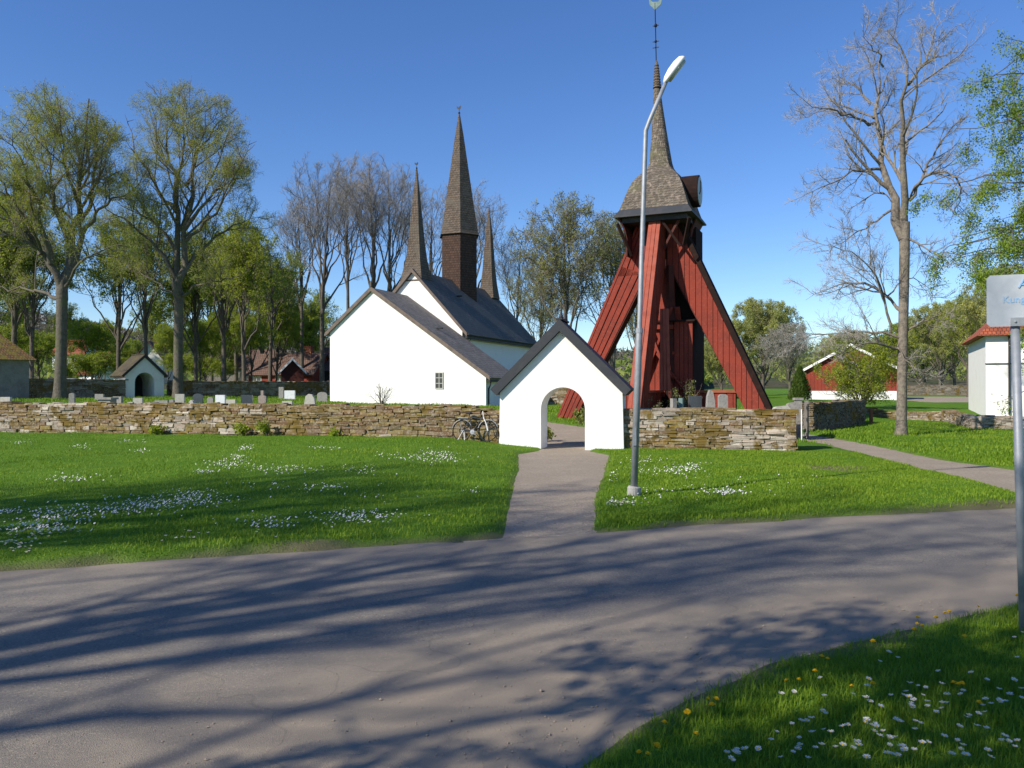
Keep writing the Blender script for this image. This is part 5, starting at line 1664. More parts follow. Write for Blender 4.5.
for k_, (px_, dd_, top_, w_) in enumerate(((200, 76, 318, .9), (226, 84, 306, 1.0), (252, 78, 312, .9), (276, 88, 300, 1.0), (306, 98, 316, 1.0), (168, 90, 322, .8))):
    put(vC, "low fresh-green understory tree, %s" % ("right of the big linden trunk,left of the red cottage chimney,in front of the red cottage wall,above the red shed,between shed and church gable,behind the big linden trunk".split(",")[k_]), px_, dd_, top_, 13, k_ * 1.3 + .5, w=w_)
# --- bare vase-shaped trees behind the church
GB = "bare tall trees behind the church"
wA = gen_tree("bare_tree", "", (0, 0, 0), 71, 22, .24, 8.5, 7, .75, M['bark_dark'], M['twig_far'], None, 0, cw=4.4, lv=(8, 7, 7, 4), tilt=(.12, .6), group=GB, rmin=(.018, .011, .008, .006), ang=(40, 42, 42, 40))
wB = gen_tree("bare_tree", "", (0, 0, 0), 72, 22, .24, 7.5, 8, .85, M['bark_dark'], M['twig_far'], None, 0, cw=5.2, lv=(8, 7, 7, 4), tilt=(.18, .75), group=GB, rmin=(.018, .011, .008, .006), ang=(40, 42, 42, 40))
put(wB, "bare tree with leaning limbs nearest the church's left gable corner", 322, 74, 152, 22, .7, True, w=1.0)
put(wA, "slender bare tree between the leaning one and the twin-stemmed pair", 348, 82, 146, 22, 1.9, True, w=.8)
put(wA, "bare tree whose trunk rises left of the front spire, first of a close pair", 374, 78, 148, 22, 3.6, w=.95)
put(wB, "bare tree of the close pair standing next to the front spire", 390, 80, 152, 22, 5.2, w=.9)
put(wB, "bare grey tree between the front spire and the great central spire", 432, 112, 180, 22, 2.4, w=1.0)
put(wA, "bare grey tree crown right behind the great central spire", 474, 108, 176, 22, 4.1, w=1.1)
put(wB, "low bare tree between the rear spire and the budding tree", 516, 112, 226, 22, 1.1, w=1.0)
put(wA, "bare tree reaching behind the left slope of the church roof", 302, 92, 185, 22, 2.8, w=1.0)

# --- budding trees between church and bell tower
vD = gen_tree("budding_tree", "", (0, 0, 0), 81, 17, .26, 3.0, 13, .9, M['bark'], M['twig'], M['leaf_olive'], 15000, .075, cw=6.2, lv=(7, 6, 6, 4), rmin=(.03, .018, .011, .008))
vD["group"] = "budding trees around the bell tower"
put(vD, "budding tree with olive leaves between the church roof and the bell tower", 566, 72, 193, 17, .4, True, w=.95)
put(vD, "budding tree partly hidden by the left leg of the bell tower", 612, 78, 212, 17, 2.4, w=.9)
put(vD, "small budding tree low behind the church's far gable", 542, 96, 262, 17, 4.0, w=1.0)
put(vD, "budding tree seen between the legs of the bell tower", 640, 88, 270, 17, 5.0, w=1.0)
vE = gen_tree("leafy_tree", "", (0, 0, 0), 82, 14, .28, 1.0, 20, 1.15, M['bark_dark'], M['twig'], M['leaf_pale'], 80000, .085, cw=6.6, lv=(7, 6, 6, 4), group="leafy trees beyond the bell tower")
put(vE, "round pale green tree standing just right of the bell tower", 763, 118, 297, 14, .4, True, w=1.0)
put(vE, "dense green tree low behind the right leg of the bell tower", 722, 105, 335, 14, 1.4, w=1.0)
put(vE, "dense green tree behind the middle of the bell tower", 690, 120, 320, 14, 2.4, w=1.0)
vF = gen_tree("greyish_tree", "", (0, 0, 0), 83, 12, .20, 1.0, 18, 1.2, M['bark'], M['twig_far'], M['blossom'], 16000, .06, cw=6.0, lv=(8, 7, 6, 4), rmin=(.02, .012, .009, .007))
put(vF, "greyish tree with pale blossom between the round green tree and the red barn", 790, 104, 322, 12, .9, True, w=1.15)
# backdrop row on the right
put(vE, "leafy tree behind the red barn's roof", 846, 128, 330, 14, 3.2, w=1.2)
put(vE, "leafy tree left of the white building's roof", 940, 120, 300, 14, 4.2, w=1.0)
put(vB, "spring green tree over the gravel yard", 968, 88, 292, 15, 1.3, w=1.0)
put(vC, "bushy bright tree beyond the gravel yard, left part", 905, 140, 322, 13, .4, w=1.5)
put(vC, "bushy bright tree beyond the gravel yard, right part", 955, 146, 318, 13, 1.8, w=1.5)
put(vE, "leafy tree right behind the roof of the white building", 1010, 74, 262, 14, 5.3, w=.9)
put(vE, "leafy tree far beyond the distant field wall", 925, 170, 330, 14, 2.2, w=1.4)
# multi-stemmed bush behind the trunk
rgB = np.random.default_rng(3)
bl = []
for i in range(14):
    a = rgB.uniform(0, 2 * math.pi); tl = rgB.uniform(.2, 1.15); Ln = rgB.uniform(2.6, 5.2)
    p = np.zeros(3); dd = np.array([math.cos(a) * math.sin(tl), math.sin(a) * math.sin(tl), math.cos(tl)]); pts = [tuple(p)]
    for k in range(5): p = p + dd * Ln / 5; dd = dd + rgB.normal(0, .1, 3); dd[2] -= .04; pts.append(tuple(p))
    bl.append((pts, [.05, .012]))
x_, y_ = X(862, 46), 46.0
tree("flowering_bush", "big spreading spring-green bush behind the tall bare tree's trunk", (x_, y_, gz(x_, y_) - .1), 91, ([(0, 0, -.2), (0, 0, .2), (0, 0, .4)], [.12, .1, .06]), bl, M['bark_dark'], M['twig'],
     M['leaf_spring'], 26000, .05, lv=(7, 6, 5, 3), env=((0, 0, 2.3), (4.3, 3.6, 3.3)), limb_t0=.15, cat="bush", rmin=(.012, .008, .006, .004))
# conical thuja
TH = thing("conifer", "small conical yellow-green conifer left of the red barn", "conifer", (X(800, 66), 66, gz(X(800, 66), 66)))
rgC = np.random.default_rng(9)
MB().tube([(0, 0, -.2), (0, 0, 2.2)], [.08, .02], 8).build("trunk", M['bark_dark'], TH)
n = 7000; t_ = rgC.uniform(0, 1, n) ** .8; hh = .1 + t_ * 2.7; rad_ = .82 * (1 - (t_ ** 1.5)) * rgC.uniform(.75, 1.08, n) + .03; a_ = rgC.uniform(0, 2 * np.pi, n)
rad_ *= 1 + .12 * np.sin(a_ * 5 + hh * 3)
Cn = np.stack([rad_ * np.cos(a_), rad_ * np.sin(a_), hh], 1)
up_ = np.stack([np.cos(a_) * .5, np.sin(a_) * .5, np.ones(n)], 1) + rgC.normal(0, .25, (n, 3)); sd_ = np.stack([-np.sin(a_), np.cos(a_), np.zeros(n)], 1) + rgC.normal(0, .5, (n, 3))
V = np.stack([Cn - sd_ * .035, Cn + sd_ * .035, Cn + up_ * .15], 1).reshape(-1, 3)
np_mesh("crown", V, [np.arange(3 * n).reshape(-1, 3)], [M['leaf_thuja']], TH)

# --- larch overhanging the right edge (its trunk stands just outside the frame)
d = 20.0; bx0 = 16.45; bz = gz(bx0, d) - .1
rgL = np.random.default_rng(12); lm = []
for i in range(72):
    z = 2.2 + 13.5 * i / 71 + rgL.uniform(-.2, .2); a = rgL.uniform(0, 2 * math.pi) if i % 2 else math.pi + rgL.uniform(-.6, .6)
    Ln = (4.9 * (1 - (z / 24) ** 2) + .3) * rgL.uniform(.75, 1.05)
    pts = []; p = np.array([0, 0, z]); dd = np.array([math.cos(a), math.sin(a), .12])
    for k in range(6): pts.append(tuple(p)); p = p + dd * Ln / 5; dd = dd + np.array([0, 0, -.09 if k < 3 else .05]) + rgL.normal(0, .07, 3)
    lm.append((pts, [.045, .008]))
tree("larch_tree", "bright green drooping larch reaching in from the right edge above the sign", (bx0, d, bz), 92, ([(0, 0, -.1), (0, 0, 9), (0, 0, 17.5)], [.3, .2, .03]), lm, M['bark'], M['twig'],
     M['leaf_larch'], 260000, .030, lv=(9, 6, 5), lr=(.28, .45, .5), ang=(60, 55, 50), up=(-.25, -.35, -.2), limb_t0=.15, rmin=(.008, .005, .004), jit=.09, droop=.16)

# --- trees behind the camera whose shadows cross the road
GS_ = "roadside trees behind the viewpoint"
s1 = gen_tree("roadside_tree", "", (0, 0, 0), 101, 17, .30, 4.5, 10, 1.0, M['bark'], M['twig'], M['leaf_spring'], 600, .05, cw=5.0, lv=(7, 6, 5, 3), group=GS_, rmin=(.018, .011, .007, .005))
s1.location = (-13.5, -2.6, gz(-13.5, -2.6)); s1["label"] = "roadside tree left behind the viewpoint, nearest the road"
s2 = gen_tree("roadside_tree", "small leafy roadside tree beside the viewpoint, shading the verge", (-4.3, -.75, 0), 103, 7.5, .12, 2.2, 9, .9, M['bark'], M['twig'], M['leaf_spring'], 7000, .06, cw=2.3, lv=(6, 5, 4, 3), group=GS_)
for (x, y, s, r_, lb) in ((-17.5, .4, .95, 4.0, "roadside tree behind the viewpoint whose shadow crosses the lawn edge and far road"), (-23.5, -1.5, 1.15, 2.0, "roadside tree behind the viewpoint whose shadow reaches the left lawn"), (-34, -3.5, 1.25, 3.3, "roadside tree far left behind the viewpoint"),):
    c = copy_tree(s1); c.location = (x, y, gz(x, y)); c.scale = (s, s, s); c.rotation_euler = (0, 0, r_); c["label"] = lb

# --- shrubs, wall-foot plants, climbing roses
def shrub(name, label, x, y, r_, h, nst, nlf, lsz, lm_, seed, cat="shrub", bare=False, bark=None):
    rg = np.random.default_rng(seed); ls = []
    for i in range(nst):
        a = rg.uniform(0, 2 * math.pi); tl = rg.uniform(.05, .8); Ln = h * rg.uniform(.7, 1.1)
        p = np.array([rg.normal(0, .05), rg.normal(0, .05), 0.]); dd = np.array([math.cos(a) * math.sin(tl), math.sin(a) * math.sin(tl), math.cos(tl)]); pts = []
        for k in range(5): pts.append(tuple(p)); p = p + dd * Ln / 4; dd = dd + rg.normal(0, .12, 3)
        ls.append((pts, [.02 * h, .004]))
    return tree(name, label, (x, y, gz(x, y) - .03), seed, ([(0, 0, -.05), (0, 0, .02), (0, 0, .05)], [.02, .02, .01]), ls, bark or M['bark_dark'], M['twig'], lm_, nlf, lsz,
                minL=.015, lv=(5, 4, 3), lr=(.4, .45, .5), ang=(40, 38, 35), env=((0, 0, h * .5), (r_, r_, h * .62)), limb_t0=.2, cat=cat, rmin=(.006, .004, .003), jit=.05)


shrub("bare_bush", "small leafless bush in front of the blank white church gable", X(381, 43), 43.0, 1.2, 1.15, 12, 0, .05, None, 201, "bush")
for px, r_, h, n, lb in ((156, .45, .32, 260, "green weed clump at the foot of the long wall, left one"), (243, .55, .38, 300, "leafy weed clump below the stone cross at the wall foot"), (268, .5, .45, 320, "tallest leafy weed clump at the wall foot"), (334, .3, .22, 160, "small weed clump at the wall foot below the church corner")):
    dd_ = 26.9 if px < 200 else 25.6
    for _ in range(4): dd_ = wl(X(px, dd_)) - .28
    shrub("wall_plant", lb, X(px, dd_), dd_, r_, h, 9, n, .05, M['leaf_bright'], 210 + px, "plant")
for px, dd_, r_, h, n, lb in ((652, 29.5, .5, 1.3, 260, "climbing rose at the foot of the bell tower, left one"), (672, 30.4, .45, 1.3, 400, "climbing rose in the middle of the bell tower"), (688, 31.0, .5, 1.7, 500, "tall climbing rose against the dark leg of the bell tower")):
    shrub("rose_bush", lb, X(px, dd_), dd_, r_, h, 8, n, .035, M['leaf_mid'], 260 + px, "bush")
shrub("small_bush", "leafy green bush seen through the gateway arch beside the tower leg", X(580, 31.5), 31.2, .5, .6, 9, 800, .05, M['leaf_mid'], 301, "bush")
shrub("small_bush", "leafy plant just inside the left jamb of the gateway arch", 1.05, 25.6, .3, .45, 9, 400, .05, M['leaf_spring'], 302, "bush")

# ------------------------------------------------------------------ hills and far woods
def hill(name, px0, px1, d0, d1, prof, m):
    """a ridge seen at distance d0..d1; prof = [(px, py of crest)]"""
    nX, nD = 60, 10
    pxs = np.linspace(px0, px1, nX); V = []
    pr = np.array(prof)
    for j in range(nD):
        t = j / (nD - 1); dd_ = d0 + (d1 - d0) * t
        for p_ in pxs:
            cz = EYE + (HZ - np.interp(p_, pr[:, 0], pr[:, 1])) / F * d1
            x = X(p_, dd_); zt = cz * (math.sin(t * math.pi / 2) ** 1.3)
            V.append((x, dd_, float(smooth_h(x, dd_)) * (1 - t) - 2 + zt + (vnoise(x, dd_, 60, 3) - .5) * 4 * t))
    nV = len(V)
    for p_ in pxs:   # falls away behind the crest
        x = X(p_, d1 * 1.35); V.append((x, d1 * 1.35, -5))
    ii = np.arange(nX * (nD + 1)).reshape(nD + 1, nX)
    f = np.stack([ii[:-1, :-1], ii[:-1, 1:], ii[1:, 1:], ii[1:, :-1]], -1).reshape(-1, 4)
    o = np_mesh(name, np.array(V, float), [f], [m], smooth=True)
    tag(o, kind="structure")
    return np.array(V, float)[:nV].reshape(nD, nX, 3)


M['hillside'] = mat("wooded_hillside", (0.085, 0.078, 0.05), 1.0, [(.02, (0.05, 0.065, 0.03), .45, .6), (.1, (0.11, 0.10, 0.075), .5, .7)], spec=.05)
H1 = hill("hill", -700, 700, 260, 760, [(-700, 330), (-100, 325), (40, 326), (90, 336), (150, 345), (230, 352), (330, 352), (450, 360), (600, 362), (700, 366)], M['hillside'])
H2 = hill("hill", 500, 1900, 420, 1100, [(500, 366), (640, 362), (700, 363), (850, 352), (940, 338), (1024, 330), (1400, 300), (1900, 320)], M['hillside'])
M['twigwood'] = leafmat("far_bare_wood", (0.17, 0.145, 0.125), (0.11, 0.115, 0.06), .2, .03)
M['spruce'] = mat("far_spruce", (0.022, 0.038, 0.024), .9, spec=.1)


def scatter_wood(name, grid, n, hgt, wid, t0, t1, m, spiky, seed, label):
    rg = np.random.default_rng(seed); nD, nX, _ = grid.shape
    u = rg.uniform(0, nX - 1.01, n); w = rg.uniform(t0, t1, n) * (nD - 1.001)
    i = u.astype(int); j = w.astype(int); fu = (u - i)[:, None]; fw = (w - j)[:, None]
    B = (grid[j, i] * (1 - fu) + grid[j, i + 1] * fu) * (1 - fw) + (grid[np.minimum(j + 1, nD - 1), i] * (1 - fu) + grid[np.minimum(j + 1, nD - 1), i + 1] * fu) * fw
    h = hgt * rg.uniform(.6, 1.2, n); V = []; Fc = []
    if spiky:
        tiers = 3; s = 7
        for k in range(tiers):
            z0 = h * (k * .26); z1 = z0 + h * .5; r_ = wid * (1 - k * .28) * rg.uniform(.8, 1.2, n)
            a = np.arange(s) * 2 * np.pi / s
            ring = np.stack([B[:, None, 0] + np.cos(a) * r_[:, None], B[:, None, 1] + np.sin(a) * r_[:, None], (B[:, 2] + z0)[:, None] + 0 * a[None]], -1)
            top = B.copy(); top[:, 2] += z1
            o = sum(len(q) for q in V); V.append(ring.reshape(-1, 3)); V.append(top)
            base = o + np.arange(n)[:, None] * s; kk = np.arange(s)[None]
            Fc.append(np.stack([base + kk, base + (kk + 1) % s, np.broadcast_to(o + n * s + np.arange(n)[:, None], (n, s))], -1).reshape(-1, 3))
    else:
        m_ = 34
        a = rg.uniform(0, 2 * np.pi, (n, m_)); e = rg.uniform(-.1, 1.45, (n, m_)); L = (h[:, None] * rg.uniform(.45, .62, (n, m_)))
        D = np.stack([np.cos(a) * np.cos(e) * wid / hgt * 2, np.sin(a) * np.cos(e) * wid / hgt * 2, np.sin(e)], -1) * L[..., None]
        C0 = B.copy(); C0[:, 2] += h * .42; C = C0[:, None] + D * rg.uniform(.4, 1, (n, m_))[..., None]
        q1 = rg.normal(0, 1, (n, m_, 3)) * .55; q2 = rg.normal(0, 1, (n, m_, 3)) * .55
        T = np.stack([C - q1, C + q1, C + q2 * 1.6], 2).reshape(-1, 3); V.append(T); Fc.append(np.arange(len(T)).reshape(-1, 3))
    o = np_mesh(name, np.vstack(V), [np.vstack(Fc)], [m])
    o["kind"] = "stuff"; o["label"] = label; o["category"] = "forest"
    return o


scatter_wood("bare_forest", H1, 3400, 11, 5, .1, 1, M['twigwood'], False, 1, "brownish leafless wood covering the hillside at the left")
scatter_wood("spruce_forest", H1, 700, 15, 3.2, .93, 1, M['spruce'], True, 2, "dark spruces along the crest of the left hill")
scatter_wood("green_forest", H2, 3000, 12, 6, .05, 1, M['leaf_mid'], False, 3, "green wood on the far hillside at the right")

# sheltering tree belt between churchyard and hills, one mass
gridb = np.zeros((3, 40, 3))
for j in range(3):
    for i in range(40):
        x = -190 + 250 * i / 39; y = 175 + 22 * j; gridb[j, i] = (x, y, float(smooth_h(x, y)))
scatter_wood("tree_belt", gridb, 120, 9, 4.5, 0, .99, M['leaf_mid'], False, 4, "hazy green belt of far trees behind the churchyard and tower")

# ------------------------------------------------------------------ grass blades
def blades(name, poly, n, h, w, seed, label, dens_pow=0.0, zmax=None, ref=0.0, m=None):
    rg = np.random.default_rng(seed); poly = np.array(poly, float)
    lo, hi = poly.min(0), poly.max(0); pts = np.zeros((0, 2))
    while len(pts) < n:
        q = rg.uniform(lo, hi, (n * 2, 2)); q = q[poly_sd(poly, q[:, 0], q[:, 1]) > 0]
        if dens_pow:
            q = q[rg.uniform(0, 1, len(q)) < (ref / np.maximum(q[:, 1], ref)) ** dens_pow]
        if len(q) == 0: continue
        g = -paved_sd(q[:, 0], q[:, 1]) + (vnoise(q[:, 0], q[:, 1], .35, 3) - .5) * .08 + (vnoise(q[:, 0], q[:, 1], 1.3, 4) - .5) * .10
        q = q[(g > .0) & (rg.uniform(0, 1, len(g)) < .12 + sstep(.0, .30, g))]
        s = soil(q[:, 0], q[:, 1]); q = q[rg.uniform(0, 1, len(q)) > s * .92]
        tuft = vnoise(q[:, 0], q[:, 1], .22, 31) * .5 + vnoise(q[:, 0], q[:, 1], .9, 32) * .5
        q = q[rg.uniform(.0, .75, len(q)) < tuft + .12]
        pts = np.vstack([pts, q])
    pts = pts[:n]; z = ground_h(pts[:, 0], pts[:, 1])
    B = np.c_[pts, z - .01]
    tall = .55 + .9 * vnoise(pts[:, 0], pts[:, 1], .8, 33)
    hh = h * rg.uniform(.45, 1.2, n) * tall; a = rg.uniform(0, 2 * np.pi, n); ln = rg.uniform(.1, .75, n)
    side = np.stack([np.cos(a), np.sin(a), 0 * a], 1) * (w * rg.uniform(.6, 1.3, n))[:, None]
    b2 = a + rg.normal(np.pi / 2, .6, n); lean = np.stack([np.cos(b2), np.sin(b2), 0 * a], 1) * (hh * ln)[:, None]
    up_ = np.zeros((n, 3)); up_[:, 2] = hh
    V = np.stack([B - side, B + side, B + side * .75 + lean * .35 + up_ * .55, B - side * .75 + lean * .35 + up_ * .55, B + lean + up_ * .95], 1).reshape(-1, 3)
    k = np.arange(n)[:, None] * 5
    o = np_mesh(name, V, [k + np.array([[0, 1, 2, 3]]), k + np.array([[3, 2, 4]])], [m or M['grass']])
    tag(o, label, "grass", kind="stuff")
    return o


M['grass'] = mat("grass_blades", (0.19, 0.30, 0.018), .6, [(.45, (0.26, 0.36, 0.026), .42, .65), (3.0, (0.14, 0.24, 0.015), .45, .65), (.12, (0.15, 0.26, 0.015), .45, .6), (14, (0.20, 0.28, 0.03), .58, .75)], spec=.25, trans=.35)
verge = [(-.3, 2.2), (7, 5.2), (7, 9), (3.0, 6.2), (1.2, 5.0), (-.2, 3.4)]
blades("verge_grass", verge, 90000, .055, .0024, 1, "lush grass of the near verge at the lower right")
blades("lawn_grass", [(-14, 3), (.3, 8.2), (.6, 22.6), (-20, 27.5), (-20, 6)], 180000, .05, .006, 2, "mown lawn grass left of the gravel path", 1.6, ref=8.0)
blades("lawn_grass", [(.6, 8.6), (14, 12.5), (14, 20), (7.4, 21.2), (1.8, 22.3)], 105000, .05, .006, 3, "mown lawn grass between gravel path and side path", 1.6, ref=9.0)
blades("meadow_grass", [(9, 17), (30, 14), (32, 37), (10, 37)], 60000, .09, .012, 4, "lawn grass around the tall bare tree", .8, ref=15.0)
blades("churchyard_grass", [(-38, 33), (-12, 26), (12, 24), (13, 45), (-10, 56), (-36, 56)], 60000, .12, .016, 5, "grass of the churchyard behind the walls", 0)

# ------------------------------------------------------------------ flowers
M['petal'] = mat("daisy_petals", (0.80, 0.78, 0.76), .6, trans=.25)
M['daisyeye'] = mat("daisy_eye", (0.75, 0.50, 0.03), .7)
M['dandelion'] = mat("dandelion_yellow", (0.80, 0.52, 0.01), .6)
M['stem'] = mat("flower_stem", (0.07, 0.15, 0.02), .6)


def flower(name, label, cat, group, big, pm_, seed):
    root = thing(name, label, cat, (0, 0, 0), 0, group)
    rg = random.Random(seed)
    h = .055; b = MB(); b.tube([(0, 0, -.02), (.003, .002, h * .5), (0, 0, h)], [.0016, .0013, .0012], 5); b.build("stem", M['stem'], root)
    b = MB(); n = 16 if pm_ is M['petal'] else 26; r_ = big
    layers = 1 if pm_ is M['petal'] else 3
    for ly in range(layers):
        rl = r_ * (1 - ly * .28)
        for i in range(n):
            a = 2 * math.pi * (i + ly * .5) / n; w = .16; up_ = .004 + ly * .004
            c, s = math.cos(a), math.sin(a); zt = h + rg.uniform(.001, .005) + up_
            b.poly([(r_ * .18 * c, r_ * .18 * s, h + up_ * .5), (rl * .8 * math.cos(a - w), rl * .8 * math.sin(a - w), zt), (rl * c, rl * s, zt + .001), (rl * .8 * math.cos(a + w), rl * .8 * math.sin(a + w), zt)])
    b.build("petals", pm_, root)
    b = MB(); b.ball((0, 0, h + .004), r_ * .3, 8, 5, (1, 1, .5)); b.build("flower_centre", M['daisyeye'] if pm_ is M['petal'] else pm_, root)
    return root


dz0 = flower("daisy", "white daisy growing in the near verge grass", "flower", "daisies in the near verge", .015, M['petal'], 1)
dn0 = flower("dandelion", "yellow dandelion along the near verge of the road", "flower", "dandelions in the near verge", .017, M['dandelion'], 2)
DAISY_PX = [(541, 393), (511, 408), (480, 414), (484, 446), (413, 452), (418, 434), (600, 418), (598, 430), (628, 412), (641, 413), (652, 437), (664, 420), (650, 422), (692, 438), (720, 414), (714, 408), (727, 416), (704, 342), (648, 360), (641, 364), (745, 333), (747, 320), (768, 314), (788, 315), (750, 363), (790, 364), (826, 286), (903, 280), (928, 293), (958, 323), (716, 249), (668, 253), (734, 376), (794, 377), (808, 387), (827, 366), (840, 367), (833, 372), (757, 409), (767, 416), (824, 448), (862, 454), (868, 468), (857, 425), (906, 422), (973, 461), (1001, 472), (937, 352), (948, 361), (934, 385), (924, 366), (780, 458), (776, 467), (743, 480), (760, 480), (700, 495), (718, 491), (697, 485), (582, 465), (598, 474), (620, 470), (624, 476), (304, 485), (315, 491), (326, 479), (337, 477), (303, 494), (845, 489), (874, 488), (1018, 326), (1010, 346), (1012, 240), (465, 330), (540, 306), (643, 328), (463, 478), (665, 447), (670, 368), (690, 232), (820, 322), (875, 322), (1002, 190), (1016, 184), (640, 300), (990, 300), (560, 440), (880, 400), (930, 428), (520, 470), (385, 470), (360, 480)]
verge_xy = []
for (u_, v_) in DAISY_PX:
    px_, py_ = 600 + u_ * 424 / 1024, 560 + v_ * 208 / 502
    x, y = px_ground(px_, py_, .09)
    if poly_sd(ROAD_P, [x], [y])[0] < -.06: verge_xy.append((x, y))
rgF = random.Random(77)
for _ in range(46):
    u_, v_ = rgF.uniform(430, 1024), rgF.uniform(330, 502)
    x, y = px_ground(600 + u_ * 424 / 1024, 560 + v_ * 208 / 502, .09)
    if poly_sd(ROAD_P, [x], [y])[0] < -.25: verge_xy.append((x, y))


def place_flower(src, x, y, i, s=1.0, label=None, group=None):
    o = src if i == 0 else copy_tree(src)
    o.location = (x, y, gz(x, y) + .008); s = s * rgF.uniform(.8, 1.2)
    o.scale = (s, s, s * rgF.uniform(.8, 1.15)); o.rotation_euler = (rgF.gauss(-.06, .16), rgF.gauss(0, .2), rgF.uniform(0, 6.28))
    if label: o["label"] = label
    if group: o["group"] = group
    return o


for i, (x, y) in enumerate(verge_xy): place_flower(dz0, x, y, i)
DAND = [(745, 142), (797, 121), (765, 162), (807, 150), (757, 186), (773, 176), (660, 209), (533, 245), (547, 249), (518, 286), (461, 305), (480, 311), (610, 323), (656, 314), (865, 302), (869, 314), (860, 306), (213, 376), (256, 350), (270, 352), (272, 371), (155, 411), (121, 467), (113, 484), (98, 479), (223, 432), (910, 352), (900, 114), (993, 92), (826, 131), (880, 190)]
for i, (u_, v_) in enumerate(DAND):
    x, y = px_ground(600 + u_ * 424 / 1024, 560 + v_ * 208 / 502, .09)
    k_ = 0
    while poly_sd(ROAD_P, [x], [y])[0] > -.10 and k_ < 30: x += .015; y -= .015; k_ += 1
    place_flower(dn0, x, y, i, .95)

# nearest daisies of the lawns as single flowers, the rest as drifting carpets
LAWN_DRIFTS = [  # px, py, half width px, half height px, weight
    (195, 495, 45, 7, 9), (150, 500, 45, 7, 7), (100, 505, 60, 7, 6), (40, 522, 40, 9, 7), (60, 512, 50, 7, 5), (15, 538, 22, 6, 1.5), (70, 478, 26, 3, 3), (80, 449, 14, 2, 1), (25, 445, 14, 2, 1),
    (225, 466, 22, 3, 4), (238, 460, 12, 3, 2), (280, 470, 50, 4, 4), (205, 472, 14, 2, 1.5), (330, 451, 20, 2, 1.5), (440, 456, 24, 6, 7), (405, 459, 26, 3, 3), (365, 470, 26, 4, 2), (350, 509, 40, 7, 4),
    (270, 515, 40, 7, 3), (300, 485, 60, 7, 1.5), (335, 485, 10, 2, 1), (10, 508, 14, 2, 1.5), (130, 444, 20, 2, 1.5), (140, 452, 14, 2, 1), (245, 451, 8, 3, 2),
    (370, 508, 40, 6, 2), (380, 490, 60, 10, .7), (200, 530, 120, 10, .8), (475, 486, 12, 3, .6)]
RIGHT_DRIFTS = [(725, 487, 22, 3, 4), (672, 466, 22, 5, 3), (690, 463, 14, 4, 2.5), (620, 497, 20, 4, 3), (645, 455, 22, 4, 2), (640, 466, 12, 4, 1), (700, 475, 60, 12, 1.2), (760, 480, 60, 10, .8), (610, 470, 12, 8, 1), (665, 490, 30, 8, 1), (915, 500, 8, 2, .4)]


def drift_pts(D, n, seed):
    rg = np.random.default_rng(seed); w = np.array([q[4] for q in D], float); w /= w.sum()
    k = rg.choice(len(D), n, p=w); q = np.array(D)[k]
    px = q[:, 0] + rg.normal(0, .5, n) * q[:, 2]; py = q[:, 1] + rg.normal(0, .5, n) * q[:, 3]
    dd_ = (EYE - .17) * F / (py - HZ); x = (px - 512) / F * dd_
    g = -paved_sd(x, dd_); ok = (g > .2) & (dd_ < wl(x) - .4)
    return x[ok], dd_[ok]


def carpet(name, label, x, y, seed):
    rg = np.random.default_rng(seed); n = len(x); z = ground_h(x, y) + rg.uniform(.03, .055, n); k = 6
    a = np.arange(k) * 2 * np.pi / k; r_ = rg.uniform(.008, .0135, n)
    tx = rg.normal(-.25, .35, n)[:, None]; ty = rg.normal(-.25, .35, n)[:, None]
    dx = np.cos(a)[None] * r_[:, None]; dy = np.sin(a)[None] * r_[:, None]
    V = np.stack([x[:, None] + dx, y[:, None] + dy, z[:, None] - dx * tx - dy * ty * -1 * -1], -1).reshape(-1, 3)
    o = np_mesh(name, V, [np.arange(n * k).reshape(n, k)], [M['petal']])
    tag(o, label, "flowers", kind="stuff"); return o


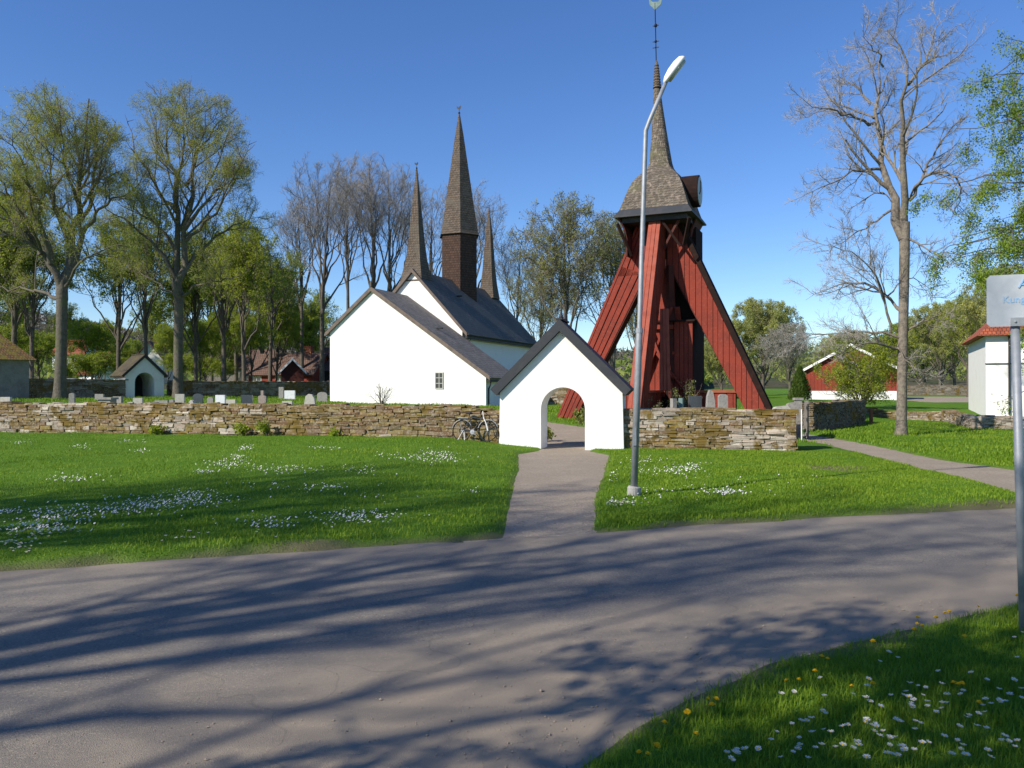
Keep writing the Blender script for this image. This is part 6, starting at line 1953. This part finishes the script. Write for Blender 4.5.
lx_, ly_ = drift_pts(LAWN_DRIFTS, 2600, 1); rx_, ry_ = drift_pts(RIGHT_DRIFTS, 560, 2)
o1 = np.argsort(ly_); nl_ = 120; o2 = np.argsort(ry_); nr_ = 45
for i in range(nl_):
    place_flower(dz0, lx_[o1[i]], ly_[o1[i]], 1, 1.0, "white daisy in the lawn left of the gravel path", "daisies in the left lawn")
for i in range(nr_):
    place_flower(dz0, rx_[o2[i]], ry_[o2[i]], 1, 1.0, "white daisy in the lawn right of the gravel path", "daisies in the right lawn")
carpet("daisy_carpet", "drifts of small white daisies over the left lawn", lx_[o1[nl_:]], ly_[o1[nl_:]], 3)
carpet("daisy_carpet", "scattered white daisies over the lawn near the street lamp", rx_[o2[nr_:]], ry_[o2[nr_:]], 4)

# loose grit along the near road edge
rgG = np.random.default_rng(55); n = 22000
gx_ = rgG.uniform(-3, 3.4, n); gy_ = rgG.uniform(2.6, 6.5, n); sdv = poly_sd(ROAD_P, gx_, gy_); yy_ = gy_ - (3.3 + .72 * np.maximum(gx_, 0))
ok = (sdv > -.05) & (rgG.uniform(0, 1, n) < (np.exp(-np.abs(sdv) / .6) + .06)); gx_, gy_ = gx_[ok], gy_[ok]; n = len(gx_)
s_ = rgG.gamma(2, .0011, n) + .0012
oct_ = np.array([(1, 0, 0), (0, 1, 0), (-1, 0, 0), (0, -1, 0), (0, 0, .7), (0, 0, -.7)], float)
V = (oct_[None] * rgG.uniform(.6, 1.3, (n, 6, 3)) * s_[:, None, None]) + np.stack([gx_, gy_, smooth_h(gx_, gy_) + (vnoise(gx_, gy_, 2.2, 11) - .5) * .015 + s_ * .4], 1)[:, None]
of = np.array([(0, 1, 4), (1, 2, 4), (2, 3, 4), (3, 0, 4), (1, 0, 5), (2, 1, 5), (3, 2, 5), (0, 3, 5)])
o = np_mesh("grit", V.reshape(-1, 3), [(of[None] + (np.arange(n) * 6)[:, None, None]).reshape(-1, 3)], [M['gravel']])
tag(o, "loose grit along the worn near edge of the road", "gravel", kind="stuff")
